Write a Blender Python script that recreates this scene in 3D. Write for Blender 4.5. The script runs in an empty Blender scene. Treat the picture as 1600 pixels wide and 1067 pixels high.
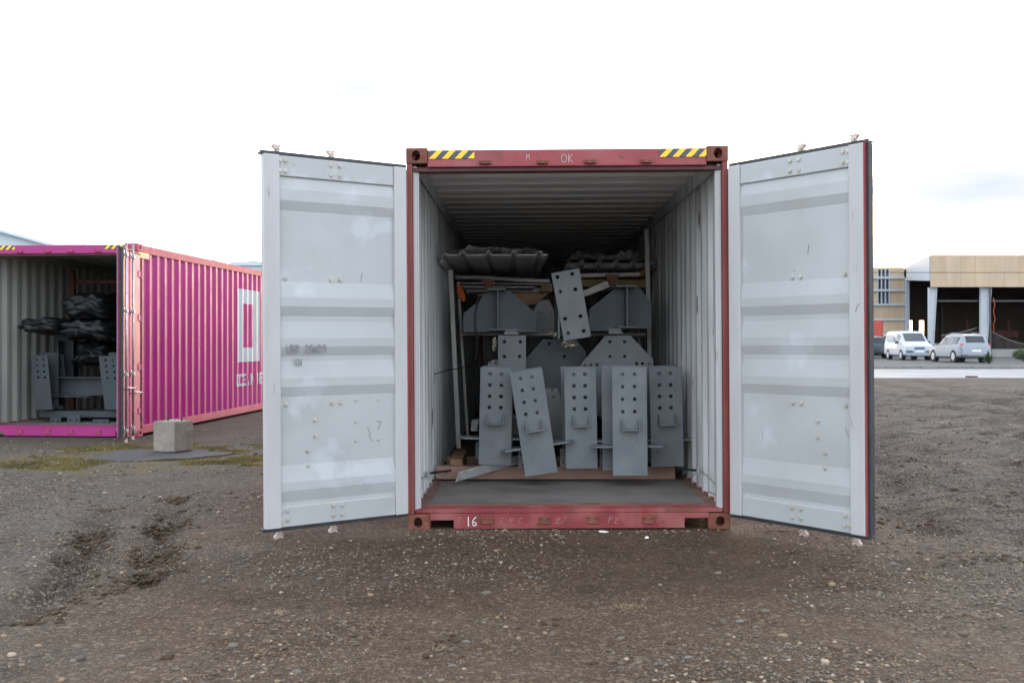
import bpy, bmesh, math, random
import numpy as np
from mathutils import Vector, Matrix, noise as mnoise
from mathutils.geometry import tessellate_polygon

random.seed(7); rng = np.random.default_rng(11)
R = math.radians
scene = bpy.context.scene
COL = scene.collection

# ------------------------------------------------------------------ camera, sky, sun, exposure
CAMZ, F = 1.41, 1600.0          # eye height; focal length in pixels of the 1600 wide photograph
cam_d = bpy.data.cameras.new('camera'); cam = bpy.data.objects.new('camera', cam_d); COL.objects.link(cam)
cam.location = (0, 0, CAMZ); cam.rotation_euler = (R(90.0), 0, 0)
cam_d.lens = 36.0; cam_d.sensor_width = 36.0; cam_d.clip_start = 0.05; cam_d.clip_end = 3000
cam_d.dof.use_dof = True; cam_d.dof.focus_distance = 8.0; cam_d.dof.aperture_fstop = 5.6
scene.camera = cam

SUN_AZ, SUN_EL = R(19.6), R(4.6)
world = bpy.data.worlds.new('World'); scene.world = world; world.use_nodes = True
wn, wl = world.node_tree.nodes, world.node_tree.links
wn.clear()
w_out = wn.new('ShaderNodeOutputWorld'); w_bg = wn.new('ShaderNodeBackground')
w_sky = wn.new('ShaderNodeTexSky'); w_sky.sky_type = 'NISHITA'; w_sky.sun_disc = False
w_sky.sun_elevation = SUN_EL; w_sky.sun_rotation = SUN_AZ
w_sky.air_density = 1.0; w_sky.dust_density = 2.0; w_sky.ozone_density = 1.0
w_tc = wn.new('ShaderNodeTexCoord'); w_map = wn.new('ShaderNodeMapping'); w_map.inputs['Scale'].default_value = (1.0, 1.0, 4.5)
w_noi = wn.new('ShaderNodeTexNoise'); w_noi.inputs['Scale'].default_value = 2.3; w_noi.inputs['Detail'].default_value = 7
w_ramp = wn.new('ShaderNodeValToRGB'); w_ramp.color_ramp.elements[0].position = 0.30; w_ramp.color_ramp.elements[1].position = 0.55
w_mix = wn.new('ShaderNodeMix'); w_mix.data_type = 'RGBA'; w_mix.inputs[7].default_value = (8.2, 8.8, 9.8, 1)
w_fac = wn.new('ShaderNodeMath'); w_fac.operation = 'MULTIPLY'; w_fac.inputs[1].default_value = 0.75
wl.new(w_tc.outputs['Generated'], w_map.inputs['Vector']); wl.new(w_map.outputs['Vector'], w_noi.inputs['Vector'])
wl.new(w_noi.outputs['Fac'], w_ramp.inputs['Fac']); wl.new(w_ramp.outputs['Color'], w_fac.inputs[0])
wl.new(w_fac.outputs[0], w_mix.inputs[0]); wl.new(w_sky.outputs['Color'], w_mix.inputs[6])
w_last = w_mix.outputs[2]
for (gap_dir, sx_, amt) in ((Vector((745, 1600, 243)), 1.0, 1.0), (Vector((-240, 1600, 398)), 0.7, 0.35)):
    gd = gap_dir.normalized()
    v1 = wn.new('ShaderNodeVectorMath'); v1.operation = 'SUBTRACT'; v1.inputs[1].default_value = gd; wl.new(w_tc.outputs['Generated'], v1.inputs[0])
    v2 = wn.new('ShaderNodeVectorMath'); v2.operation = 'MULTIPLY'; v2.inputs[1].default_value = (17/sx_, 17/sx_, 68/sx_); wl.new(v1.outputs[0], v2.inputs[0])
    v3 = wn.new('ShaderNodeVectorMath'); v3.operation = 'LENGTH'; wl.new(v2.outputs[0], v3.inputs[0])
    n4 = wn.new('ShaderNodeTexNoise'); n4.inputs['Scale'].default_value = 9.0; n4.inputs['Detail'].default_value = 6; wl.new(w_map.outputs['Vector'], n4.inputs['Vector'])
    a4 = wn.new('ShaderNodeMath'); a4.operation = 'MULTIPLY_ADD'; a4.inputs[1].default_value = 2.4; wl.new(n4.outputs['Fac'], a4.inputs[0]); wl.new(v3.outputs['Value'], a4.inputs[2])
    for (fa, fb, cc, am) in ((3.3, 2.9, (2.52, 2.53, 2.55, 1), 1.0), (2.35, 1.2, (1.86, 2.12, 2.42, 1), amt)):
        r4 = wn.new('ShaderNodeMapRange'); r4.inputs[1].default_value = fa; r4.inputs[2].default_value = fb; r4.inputs[4].default_value = am; wl.new(a4.outputs[0], r4.inputs[0])
        m4 = wn.new('ShaderNodeMix'); m4.data_type = 'RGBA'; m4.inputs[7].default_value = cc; wl.new(r4.outputs[0], m4.inputs[0]); wl.new(w_last, m4.inputs[6]); w_last = m4.outputs[2]
wl.new(w_last, w_bg.inputs['Color']); w_bg.inputs['Strength'].default_value = 0.15
wl.new(w_bg.outputs['Background'], w_out.inputs['Surface'])

sun_d = bpy.data.lights.new('sun', 'SUN'); sun = bpy.data.objects.new('sun', sun_d); COL.objects.link(sun)
S_DIR = Vector((math.sin(SUN_AZ)*math.cos(SUN_EL), math.cos(SUN_AZ)*math.cos(SUN_EL), math.sin(SUN_EL)))
sun.rotation_euler = S_DIR.to_track_quat('Z', 'Y').to_euler()
sun.location = (30, 90, 30)
sun_d.energy = 0.21; sun_d.angle = R(2.0); sun_d.color = (1.0, 0.70, 0.50)
scene.view_settings.view_transform = 'Standard'; scene.view_settings.look = 'None'
scene.view_settings.gamma = 1.0; scene.view_settings.exposure = 1.45
scene.view_settings.use_curve_mapping = False
scene.cycles.use_denoising = True
scene.cycles.max_bounces = 6; scene.cycles.diffuse_bounces = 5; scene.cycles.transparent_max_bounces = 6

def at(px, py, Y):
    """world point that stands at photograph position (px, py) when it is Y metres away"""
    return Vector(((px-800)*Y/F, Y, CAMZ+(533.5-py)*Y/F))

# ------------------------------------------------------------------ materials
MATS = {}
def mat(name, col, rough=0.6, metal=0.0, var=0.15, scale=5.0, bump=0.15, bscale=60.0, dirt=None, damt=0.0, dscale=2.5,
        spots=None, samt=0.62, sscale=14.0, streak=1.0, alpha=1.0, spec=0.5, objvar=0.0, spots2=None, s2amt=0.72, s2scale=30.0):
    if name in MATS: return MATS[name]
    m = bpy.data.materials.new(name); m.use_nodes = True
    n, l = m.node_tree.nodes, m.node_tree.links
    b = n['Principled BSDF']
    b.inputs['Metallic'].default_value = metal
    b.inputs['Specular IOR Level'].default_value = spec
    tc = n.new('ShaderNodeTexCoord')
    mp = n.new('ShaderNodeMapping'); mp.inputs['Scale'].default_value = (1, 1, streak)
    oi = n.new('ShaderNodeObjectInfo'); om = n.new('ShaderNodeMath'); om.operation = 'MULTIPLY'; om.inputs[1].default_value = 41.0; l.new(oi.outputs['Random'], om.inputs[0])
    va = n.new('ShaderNodeVectorMath'); va.operation = 'ADD'; l.new(tc.outputs['Object'], va.inputs[0]); l.new(om.outputs[0], va.inputs[1]); l.new(va.outputs[0], mp.inputs['Vector'])
    def noi(s, d=5, src=None):
        t = n.new('ShaderNodeTexNoise'); t.inputs['Scale'].default_value = s; t.inputs['Detail'].default_value = d
        l.new(src or mp.outputs['Vector'], t.inputs['Vector']); return t
    n1 = noi(scale)
    mx = n.new('ShaderNodeMix'); mx.data_type = 'RGBA'
    mx.inputs[6].default_value = tuple(max(0, c*(1-var)) for c in col)+(1,)
    mx.inputs[7].default_value = tuple(min(1, c*(1+var)) for c in col)+(1,)
    r1 = n.new('ShaderNodeMapRange'); r1.inputs[1].default_value = 0.3; r1.inputs[2].default_value = 0.7
    l.new(n1.outputs['Fac'], r1.inputs[0]); l.new(r1.outputs[0], mx.inputs[0])
    out = mx.outputs[2]
    rough_src = None
    def layer(out, colr, lo, hi, s, amt, d=8):
        t = noi(s, d); rp = n.new('ShaderNodeMapRange'); rp.inputs[1].default_value = lo; rp.inputs[2].default_value = hi; rp.inputs[4].default_value = amt
        l.new(t.outputs['Fac'], rp.inputs[0])
        m2 = n.new('ShaderNodeMix'); m2.data_type = 'RGBA'; m2.inputs[7].default_value = tuple(colr)+(1,)
        l.new(rp.outputs[0], m2.inputs[0]); l.new(out, m2.inputs[6]); return m2.outputs[2], rp.outputs[0]
    if dirt: out, rough_src = layer(out, dirt, 0.42, 0.72, dscale, damt)
    if spots: out, _ = layer(out, spots, samt, samt+0.06, sscale, 0.9)
    if spots2: out, _ = layer(out, spots2, s2amt, s2amt+0.03, s2scale, 0.85)
    if objvar:
        hv = n.new('ShaderNodeHueSaturation'); vr = n.new('ShaderNodeMapRange'); vr.inputs[3].default_value = 1-objvar; vr.inputs[4].default_value = 1+objvar
        l.new(oi.outputs['Random'], vr.inputs[0]); l.new(vr.outputs[0], hv.inputs['Value']); l.new(out, hv.inputs['Color']); out = hv.outputs['Color']
    l.new(out, b.inputs['Base Color'])
    rr = n.new('ShaderNodeMapRange'); rv = 1.0 if bump > 0 else 0.1; rr.inputs[3].default_value = max(0.03, rough-0.10*rv); rr.inputs[4].default_value = min(1, rough+0.12*rv)
    n2 = noi(scale*2.3); l.new(n2.outputs['Fac'], rr.inputs[0]); l.new(rr.outputs[0], b.inputs['Roughness'])
    if bump > 0:
        n3 = noi(bscale, 6, tc.outputs['Object']); bp = n.new('ShaderNodeBump'); bp.inputs['Strength'].default_value = bump; bp.inputs['Distance'].default_value = 0.01
        l.new(n3.outputs['Fac'], bp.inputs['Height']); l.new(bp.outputs['Normal'], b.inputs['Normal'])
    if alpha < 1: b.inputs['Alpha'].default_value = alpha
    MATS[name] = m
    return m

RUST = (0.13, 0.055, 0.03)
M_red = mat('oxide red paint', (0.27, 0.045, 0.050), 0.55, var=0.20, scale=4, dirt=(0.33, 0.115, 0.115), damt=0.55, dscale=3, spots=RUST, samt=0.63, sscale=18)
M_post = mat('rusty red post paint', (0.20, 0.036, 0.033), 0.6, var=0.25, scale=4, dirt=(0.16, 0.06, 0.045), damt=0.6, dscale=4, spots=RUST, samt=0.62, sscale=16, streak=0.4)
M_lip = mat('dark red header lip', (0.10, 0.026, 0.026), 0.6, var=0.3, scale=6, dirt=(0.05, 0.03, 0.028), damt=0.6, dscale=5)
M_redsill = mat('worn red paint', (0.24, 0.032, 0.036), 0.6, var=0.25, scale=5, dirt=(0.27, 0.12, 0.105), damt=0.65, dscale=5, spots=RUST, samt=0.60, sscale=14)
M_rust = mat('rusty casting', (0.20, 0.065, 0.042), 0.8, var=0.3, scale=12, dirt=(0.10, 0.042, 0.024), damt=0.8, dscale=9, bump=0.4, bscale=90)
M_wallin = mat('grey container lining', (0.66, 0.68, 0.68), 0.40, var=0.08, scale=3, dirt=(0.27, 0.255, 0.24), damt=0.75, dscale=4.5, spots=(0.14, 0.11, 0.09), samt=0.66, sscale=16, streak=0.16)
M_roofin = mat('grey roof lining', (0.80, 0.79, 0.77), 0.45, var=0.05, scale=3, dirt=(0.62, 0.60, 0.57), damt=0.35, dscale=2, spots=(0.30, 0.16, 0.10), samt=0.76, sscale=7)
M_door = mat('grey white door paint', (0.41, 0.425, 0.428), 0.36, var=0.05, scale=2.5, dirt=(0.36, 0.365, 0.36), damt=0.65, dscale=2.4, spots=(0.465, 0.49, 0.515), samt=0.57, sscale=2.3, bump=0.06, bscale=10, spots2=(0.22, 0.15, 0.10), s2amt=0.735, s2scale=24)
M_stile = mat('door stile paint', (0.46, 0.46, 0.465), 0.42, var=0.06, scale=3, dirt=(0.38, 0.37, 0.36), damt=0.6, dscale=4, spots=(0.22, 0.16, 0.12), samt=0.69, sscale=9, streak=0.3, bump=0.05)
M_rubber = mat('black rubber gasket', (0.028, 0.030, 0.033), 0.5, var=0.3, scale=10, bump=0.1)
M_galv = mat('galvanised steel', (0.52, 0.53, 0.54), 0.42, metal=0.75, var=0.15, scale=14, dirt=(0.35, 0.27, 0.22), damt=0.4, dscale=6)
M_cam = mat('weathered cam steel', (0.60, 0.50, 0.44), 0.6, metal=0.2, var=0.2, scale=20, dirt=(0.34, 0.2, 0.14), damt=0.5, dscale=22)
M_bolt = mat('bolt head', (0.50, 0.49, 0.45), 0.5, metal=0.3, var=0.2, scale=40, dirt=(0.30, 0.21, 0.13), damt=0.6, dscale=30, bump=0)
M_floor = mat('dark plywood floor', (0.15, 0.138, 0.125), 0.6, var=0.25, scale=3, dirt=(0.22, 0.195, 0.17), damt=0.6, dscale=2.5, spots=(0.34, 0.31, 0.28), samt=0.70, sscale=30)
M_flooredge = mat('brown worn floor edge', (0.19, 0.10, 0.07), 0.7, var=0.35, scale=6, dirt=(0.10, 0.075, 0.06), damt=0.7, dscale=5)
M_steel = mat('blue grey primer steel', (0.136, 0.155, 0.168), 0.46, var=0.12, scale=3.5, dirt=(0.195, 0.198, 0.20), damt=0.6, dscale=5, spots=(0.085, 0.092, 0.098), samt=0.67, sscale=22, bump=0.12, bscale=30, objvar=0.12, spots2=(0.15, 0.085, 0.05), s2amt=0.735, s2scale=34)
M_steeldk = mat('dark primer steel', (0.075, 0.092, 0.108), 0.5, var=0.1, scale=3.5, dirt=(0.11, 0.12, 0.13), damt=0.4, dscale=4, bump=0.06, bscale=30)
M_steelshade = mat('primer steel darkened for shade', (0.030, 0.040, 0.050), 0.5, var=0.15, scale=3.5, dirt=(0.05, 0.06, 0.07), damt=0.4, dscale=4, bump=0.06, bscale=30)  # shade inside the magenta container is put into this steel's colour
M_steellt = mat('pinkish grey drilled plate', (0.27, 0.255, 0.26), 0.55, var=0.12, scale=6)
M_sheet = mat('pale grey roofing sheet', (0.82, 0.81, 0.80), 0.35, var=0.05, scale=4, bump=0.03)
M_foam = mat('off white foam', (0.80, 0.74, 0.71), 0.75, var=0.06, scale=6, bump=0.2, bscale=90)
M_wood = mat('pale timber', (0.36, 0.20, 0.11), 0.7, var=0.25, scale=5, dirt=(0.20, 0.11, 0.07), damt=0.6, dscale=4, bump=0.2)
M_woodpink = mat('reddish dunnage timber', (0.34, 0.20, 0.155), 0.7, var=0.22, scale=4, dirt=(0.20, 0.12, 0.09), damt=0.6, dscale=5, bump=0.2)
M_woodyel = mat('yellow timber', (0.34, 0.25, 0.11), 0.7, var=0.2, scale=5, dirt=(0.22, 0.15, 0.07), damt=0.6, dscale=4, bump=0.2)
M_orange = mat('orange strap', (0.45, 0.085, 0.015), 0.6, var=0.15, scale=9)
M_black = mat('black cable sheath', (0.012, 0.012, 0.014), 0.45, var=0.2, scale=20, bump=0)
M_white = mat('white painted bar', (0.36, 0.35, 0.33), 0.5, var=0.15, scale=5, dirt=(0.22, 0.20, 0.17), damt=0.6, dscale=4)
M_chalk = mat('chalk', (0.75, 0.70, 0.68), 0.9, var=0.2, scale=60, bump=0)
M_chalkfaint = mat('faint chalk', (0.36, 0.17, 0.17), 0.9, var=0.35, scale=60, bump=0)
M_pencil = mat('pencil marks', (0.22, 0.22, 0.23), 0.8, var=0.3, scale=60, bump=0)
M_rope = mat('galvanised wire rope', (0.42, 0.43, 0.44), 0.4, metal=0.6, var=0.25, scale=60)
M_pink = mat('magenta container paint', (0.355, 0.013, 0.172), 0.45, var=0.12, scale=1.5, dirt=(0.30, 0.030, 0.145), damt=0.65, dscale=1.6, spots=(0.20, 0.05, 0.09), samt=0.67, sscale=11, bump=0.05, bscale=8)
M_pinkrail = mat('faded magenta rail paint', (0.37, 0.032, 0.115), 0.55, var=0.18, scale=3, dirt=(0.30, 0.07, 0.09), damt=0.6, dscale=3, spots=RUST, samt=0.66, sscale=12)
M_decal = mat('white print', (0.44, 0.50, 0.54), 0.5, var=0.06, scale=5, dirt=(0.38, 0.34, 0.40), damt=0.4, dscale=4, bump=0)
M_concrete = mat('pale concrete', (0.25, 0.225, 0.19), 0.85, var=0.12, scale=7, dirt=(0.17, 0.15, 0.125), damt=0.5, dscale=5, spots=(0.12, 0.10, 0.085), samt=0.70, sscale=30, bump=0.5, bscale=60)
M_pad = mat('damp dark concrete', (0.045, 0.043, 0.043), 0.7, var=0.2, scale=4, bump=0.4, bscale=50)
M_tarp = mat('black shiny wrap', (0.009, 0.010, 0.012), 0.42, var=0.3, scale=8, bump=0.5, bscale=14, spec=0.35)
M_rustpost = mat('rust red upright', (0.11, 0.035, 0.02), 0.7, var=0.3, scale=8, dirt=(0.05, 0.02, 0.015), damt=0.6, dscale=5)
M_cream = mat('cream cladding board', (0.50, 0.385, 0.265), 0.75, var=0.09, scale=1.2, dirt=(0.40, 0.29, 0.19), damt=0.6, dscale=0.8, streak=0.3, bump=0.1, bscale=20)
M_whitesteel = mat('white painted steel', (0.43, 0.465, 0.50), 0.5, var=0.06, scale=1.5)
M_dark = mat('dark hall lining', (0.085, 0.065, 0.055), 0.85, var=0.2, scale=0.6, bump=0.1)
M_darkmetal = mat('dark steel', (0.06, 0.065, 0.07), 0.5, var=0.2, scale=3)
M_plinth = mat('plinth render', (0.25, 0.245, 0.235), 0.85, var=0.08, scale=0.8)
M_asphalt = mat('apron asphalt', (0.055, 0.056, 0.058), 0.75, var=0.2, scale=0.6, bump=0.4, bscale=25, dirt=(0.08, 0.077, 0.073), damt=0.5, dscale=0.2)
M_road = mat('pale wet concrete road', (0.17, 0.19, 0.21), 0.50, var=0.15, scale=0.35, dirt=(0.10, 0.115, 0.13), damt=0.8, dscale=0.3, bump=0.05, bscale=8)
M_kerb = mat('kerb stone', (0.19, 0.187, 0.18), 0.85, var=0.12, scale=3, bump=0.3)
M_bluewhite = mat('pale blue sheet cladding', (0.50, 0.56, 0.60), 0.6, var=0.04, scale=0.3, bump=0)
M_glass = mat('dark window glass', (0.035, 0.045, 0.05), 0.08, var=0.2, scale=1, bump=0)
M_carwhite = mat('white car paint', (0.38, 0.43, 0.49), 0.25, var=0.02, scale=1, bump=0)
M_carsilver = mat('silver car paint', (0.24, 0.265, 0.30), 0.26, metal=0.2, var=0.02, scale=1, bump=0)
M_cardark = mat('dark blue car paint', (0.03, 0.04, 0.05), 0.25, var=0.02, scale=1, bump=0)
M_tyre = mat('tyre rubber', (0.02, 0.02, 0.02), 0.8, var=0.2, scale=8, bump=0)
M_rim = mat('wheel rim', (0.45, 0.46, 0.48), 0.35, metal=0.6, var=0.1, scale=6, bump=0)
M_lamp = mat('lamp glass', (0.62, 0.64, 0.66), 0.12, var=0.05, scale=5, bump=0)
M_redlamp = mat('red lamp glass', (0.55, 0.04, 0.03), 0.15, var=0.05, scale=5, bump=0)
M_plate = mat('number plate', (0.70, 0.70, 0.66), 0.5, var=0.03, scale=5, bump=0)
M_net = mat('black shade net', (0.020, 0.016, 0.015), 0.8, var=0.3, scale=2, bump=0.2)
M_redmach = mat('dull red machine', (0.09, 0.016, 0.012), 0.6, var=0.2, scale=2)
M_leaf = mat('dark green leaf', (0.045, 0.085, 0.025), 0.6, var=0.35, scale=9, bump=0)
M_straw = mat('dry straw', (0.22, 0.155, 0.085), 0.8, var=0.3, scale=30, bump=0)
M_moss = mat('moss blades', (0.135, 0.108, 0.026), 0.85, var=0.45, scale=3, bump=0)

def stripes_mat():
    m = bpy.data.materials.new('hazard stripe print'); m.use_nodes = True
    n, l = m.node_tree.nodes, m.node_tree.links; b = n['Principled BSDF']
    tc = n.new('ShaderNodeTexCoord'); sp = n.new('ShaderNodeSeparateXYZ'); l.new(tc.outputs['Object'], sp.inputs[0])
    a = n.new('ShaderNodeMath'); a.operation = 'MULTIPLY_ADD'; a.inputs[1].default_value = -0.95; l.new(sp.outputs['Z'], a.inputs[0]); l.new(sp.outputs['X'], a.inputs[2])
    d = n.new('ShaderNodeMath'); d.operation = 'DIVIDE'; d.inputs[1].default_value = 0.098; l.new(a.outputs[0], d.inputs[0])
    f = n.new('ShaderNodeMath'); f.operation = 'FRACT'; l.new(d.outputs[0], f.inputs[0])
    g = n.new('ShaderNodeMath'); g.operation = 'GREATER_THAN'; g.inputs[1].default_value = 0.48; l.new(f.outputs[0], g.inputs[0])
    mx = n.new('ShaderNodeMix'); mx.data_type = 'RGBA'; mx.inputs[6].default_value = (1.0, 0.56, 0.02, 1); mx.inputs[7].default_value = (0.05, 0.06, 0.07, 1)
    l.new(g.outputs[0], mx.inputs[0]); l.new(mx.outputs[2], b.inputs['Base Color']); b.inputs['Roughness'].default_value = 0.35
    return m
M_stripe = stripes_mat()

def film_mat():
    m = bpy.data.materials.new('clear plastic film'); m.use_nodes = True
    b = m.node_tree.nodes['Principled BSDF']
    b.inputs['Base Color'].default_value = (0.62, 0.62, 0.60, 1); b.inputs['Roughness'].default_value = 0.12; b.inputs['Alpha'].default_value = 0.55
    b.inputs['Specular IOR Level'].default_value = 0.9
    return m
M_film = film_mat()

# ------------------------------------------------------------------ mesh helpers
class MB:
    """collects polygons, then links them as ONE mesh object"""
    def __init__(s): s.v = []; s.f = []; s.mi = []
    def add(s, verts, faces, mi=0):
        o = len(s.v); s.v += [tuple(p) for p in verts]; s.f += [tuple(i+o for i in f) for f in faces]; s.mi += [mi]*len(faces); return s
    def box(s, a, b, mi=0):
        x0, y0, z0 = (min(a[i], b[i]) for i in range(3)); x1, y1, z1 = (max(a[i], b[i]) for i in range(3))
        return s.add([(x0,y0,z0),(x1,y0,z0),(x1,y1,z0),(x0,y1,z0),(x0,y0,z1),(x1,y0,z1),(x1,y1,z1),(x0,y1,z1)],
                     [(0,3,2,1),(4,5,6,7),(0,1,5,4),(1,2,6,5),(2,3,7,6),(3,0,4,7)], mi)
    def obox(s, c, ax, ay, az, mi=0):
        """box about centre c with half-axis vectors"""
        c, ax, ay, az = Vector(c), Vector(ax), Vector(ay), Vector(az)
        P = [c+ax*i+ay*j+az*k for k in (-1,1) for (i,j) in ((-1,-1),(1,-1),(1,1),(-1,1))]
        return s.add(P, [(0,3,2,1),(4,5,6,7),(0,1,5,4),(1,2,6,5),(2,3,7,6),(3,0,4,7)], mi)
    def tube(s, pts, r, n=8, mi=0, cap=True):
        pts = [Vector(p) for p in pts]; rings = []; o = len(s.v)
        prev = None
        for i, p in enumerate(pts):
            t = (pts[min(i+1, len(pts)-1)]-pts[max(i-1, 0)]).normalized()
            if prev is None:
                a = t.orthogonal().normalized()
            else:
                a = (prev-t*prev.dot(t)); a = a.normalized() if a.length > 1e-6 else t.orthogonal().normalized()
            prev = a; b = t.cross(a)
            rr = r[i] if isinstance(r, (list, tuple)) else r
            for k in range(n):
                q = 2*math.pi*k/n; s.v.append(tuple(p+(a*math.cos(q)+b*math.sin(q))*rr))
        for i in range(len(pts)-1):
            for k in range(n):
                s.f.append((o+i*n+k, o+i*n+(k+1) % n, o+(i+1)*n+(k+1) % n, o+(i+1)*n+k)); s.mi.append(mi)
        if cap:
            s.f.append(tuple(o+k for k in range(n))[::-1]); s.mi.append(mi)
            e = o+(len(pts)-1)*n; s.f.append(tuple(e+k for k in range(n))); s.mi.append(mi)
        return s
    def plate(s, outer, holes, org, U, V, W, mi=0):
        """polygon in the (U, V) plane through org, with holes, as thick as vector W"""
        org, U, V, W = Vector(org), Vector(U), Vector(V), Vector(W)
        loops = [list(outer)]+[list(h) for h in holes]
        tris = tessellate_polygon([[Vector((p[0], p[1], 0)) for p in L] for L in loops])
        flat = [p for L in loops for p in L]; N = len(flat); o = len(s.v)
        for k in (0, 1):
            for p in flat: s.v.append(tuple(org+U*p[0]+V*p[1]+W*k))
        for t in tris:
            s.f.append((o+t[0], o+t[1], o+t[2])); s.f.append((o+N+t[2], o+N+t[1], o+N+t[0])); s.mi += [mi, mi]
        st = 0
        for L in loops:
            n = len(L)
            for i in range(n):
                a, b = st+i, st+(i+1) % n
                s.f.append((o+a, o+b, o+N+b, o+N+a)); s.mi.append(mi)
            st += n
        return s
    def build(s, name, mats, parent=None, smooth=False, bevel=0.0, loc=None, rot=None, fix=True):
        me = bpy.data.meshes.new(name); me.from_pydata(s.v, [], s.f)
        for m in (mats if isinstance(mats, (list, tuple)) else [mats]): me.materials.append(m)
        me.polygons.foreach_set('material_index', s.mi)
        if fix:
            bm = bmesh.new(); bm.from_mesh(me); bmesh.ops.recalc_face_normals(bm, faces=bm.faces); bm.to_mesh(me); bm.free()
        if smooth: me.polygons.foreach_set('use_smooth', [True]*len(me.polygons))
        ob = bpy.data.objects.new(name, me); COL.objects.link(ob)
        if loc is not None: ob.location = loc
        if rot is not None: ob.rotation_euler = rot
        if parent is not None: ob.parent = parent
        if bevel:
            md = ob.modifiers.new('bevel', 'BEVEL'); md.width = bevel; md.segments = 2; md.limit_method = 'ANGLE'; md.angle_limit = R(40)
        return ob

def circle(cx, cy, r, n=14): return [(cx+r*math.cos(2*math.pi*k/n), cy+r*math.sin(2*math.pi*k/n)) for k in range(n)]
def stadium(cx, cy, w, h, n=6):
    """oval slot, longer side chosen by w/h"""
    r = min(w, h)/2; pts = []
    if w >= h:
        d = w/2-r
        pts = [(cx+d+r*math.sin(math.pi*k/n), cy+r*math.cos(math.pi*k/n)) for k in range(n+1)]+[(cx-d-r*math.sin(math.pi*k/n), cy-r*math.cos(math.pi*k/n)) for k in range(n+1)]
    else:
        d = h/2-r
        pts = [(cx+r*math.cos(math.pi*k/n), cy+d+r*math.sin(math.pi*k/n)) for k in range(n+1)]+[(cx-r*math.cos(math.pi*k/n), cy-d-r*math.sin(math.pi*k/n)) for k in range(n+1)]
    return pts
def rect(x0, y0, x1, y1): return [(x0, y0), (x1, y0), (x1, y1), (x0, y1)]

def tag(o, label=None, cat=None, group=None, kind=None):
    if label: o['label'] = label
    if cat: o['category'] = cat
    if group: o['group'] = group
    if kind: o['kind'] = kind
    return o
def empty(name, loc=(0,0,0), rot=(0,0,0), parent=None):
    o = bpy.data.objects.new(name, None); COL.objects.link(o); o.location = loc; o.rotation_euler = rot
    o.empty_display_size = 0.2
    if parent: o.parent = parent
    return o
def share(name, src, parent, loc=(0,0,0), rot=None, scale=None):
    """another object that shares the mesh of src"""
    o = bpy.data.objects.new(name, src.data); COL.objects.link(o); o.parent = parent; o.location = loc
    if rot is not None: o.rotation_euler = rot
    if scale is not None: o.scale = scale
    for md in src.modifiers:
        q = o.modifiers.new(md.name, md.type)
        if md.type == 'BEVEL': q.width = md.width; q.segments = md.segments; q.limit_method = md.limit_method; q.angle_limit = md.angle_limit
    return o

# ------------------------------------------------------------------ numpy noise for terrain
def _hash(ix, iy, seed):
    h = (ix.astype(np.int64)*374761393+iy.astype(np.int64)*668265263+seed*1274126177) & 0xffffffff
    h = ((h ^ (h >> 13))*1274126177) & 0xffffffff
    return ((h ^ (h >> 16)) & 0xffff)/65535.0
def vnoise(x, y, seed=0):
    ix, iy = np.floor(x), np.floor(y); fx, fy = x-ix, y-iy
    fx = fx*fx*(3-2*fx); fy = fy*fy*(3-2*fy)
    a, b = _hash(ix, iy, seed), _hash(ix+1, iy, seed); c, d = _hash(ix, iy+1, seed), _hash(ix+1, iy+1, seed)
    return (a*(1-fx)+b*fx)*(1-fy)+(c*(1-fx)+d*fx)*fy-0.5
def fbm(x, y, seed=0, o=4):
    t = 0; a = 1.0
    for k in range(o): t = t+a*vnoise(x*2**k, y*2**k, seed+k*17); a *= 0.5
    return t
def sstep(a, b, t): t = np.clip((t-a)/(b-a), 0, 1); return t*t*(3-2*t)

TRACKS = [(-2.70, -0.24, 6.0, 5.0, 8.6, 0.085), (-2.22, -0.22, 6.0, 5.6, 9.2, 0.085), (12.5, 0.138, 35.0, 17.0, 38.0, 0.30), (14.3, 0.150, 35.0, 19.0, 38.0, 0.30), (8.6, -0.22, 24.0, 15.0, 30.0, 0.24), (10.2, -0.20, 24.0, 16.0, 31.0, 0.24), (3.35, 0.32, 8.8, 7.0, 17.0, 0.20), (5.2, 0.36, 8.8, 7.5, 19.0, 0.20), (7.0, 0.10, 11.0, 9.0, 16.0, 0.2)]
def soil_mask(x, y):
    t = np.zeros_like(x)
    for (x0, sl_, yr, ya, yb, w_) in TRACKS:
        d = x-(x0+sl_*(y-yr)+0.10*np.sin(y*0.7+x0)); on = sstep(ya, ya+0.8, y)*(1-sstep(yb-1.2, yb, y))
        t = np.maximum(t, np.exp(-(d/(w_*1.5))**2)*on*np.clip(0.55+1.3*fbm(x*2.1, y*1.4, 71, 4), 0, 1))
    return t
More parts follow.
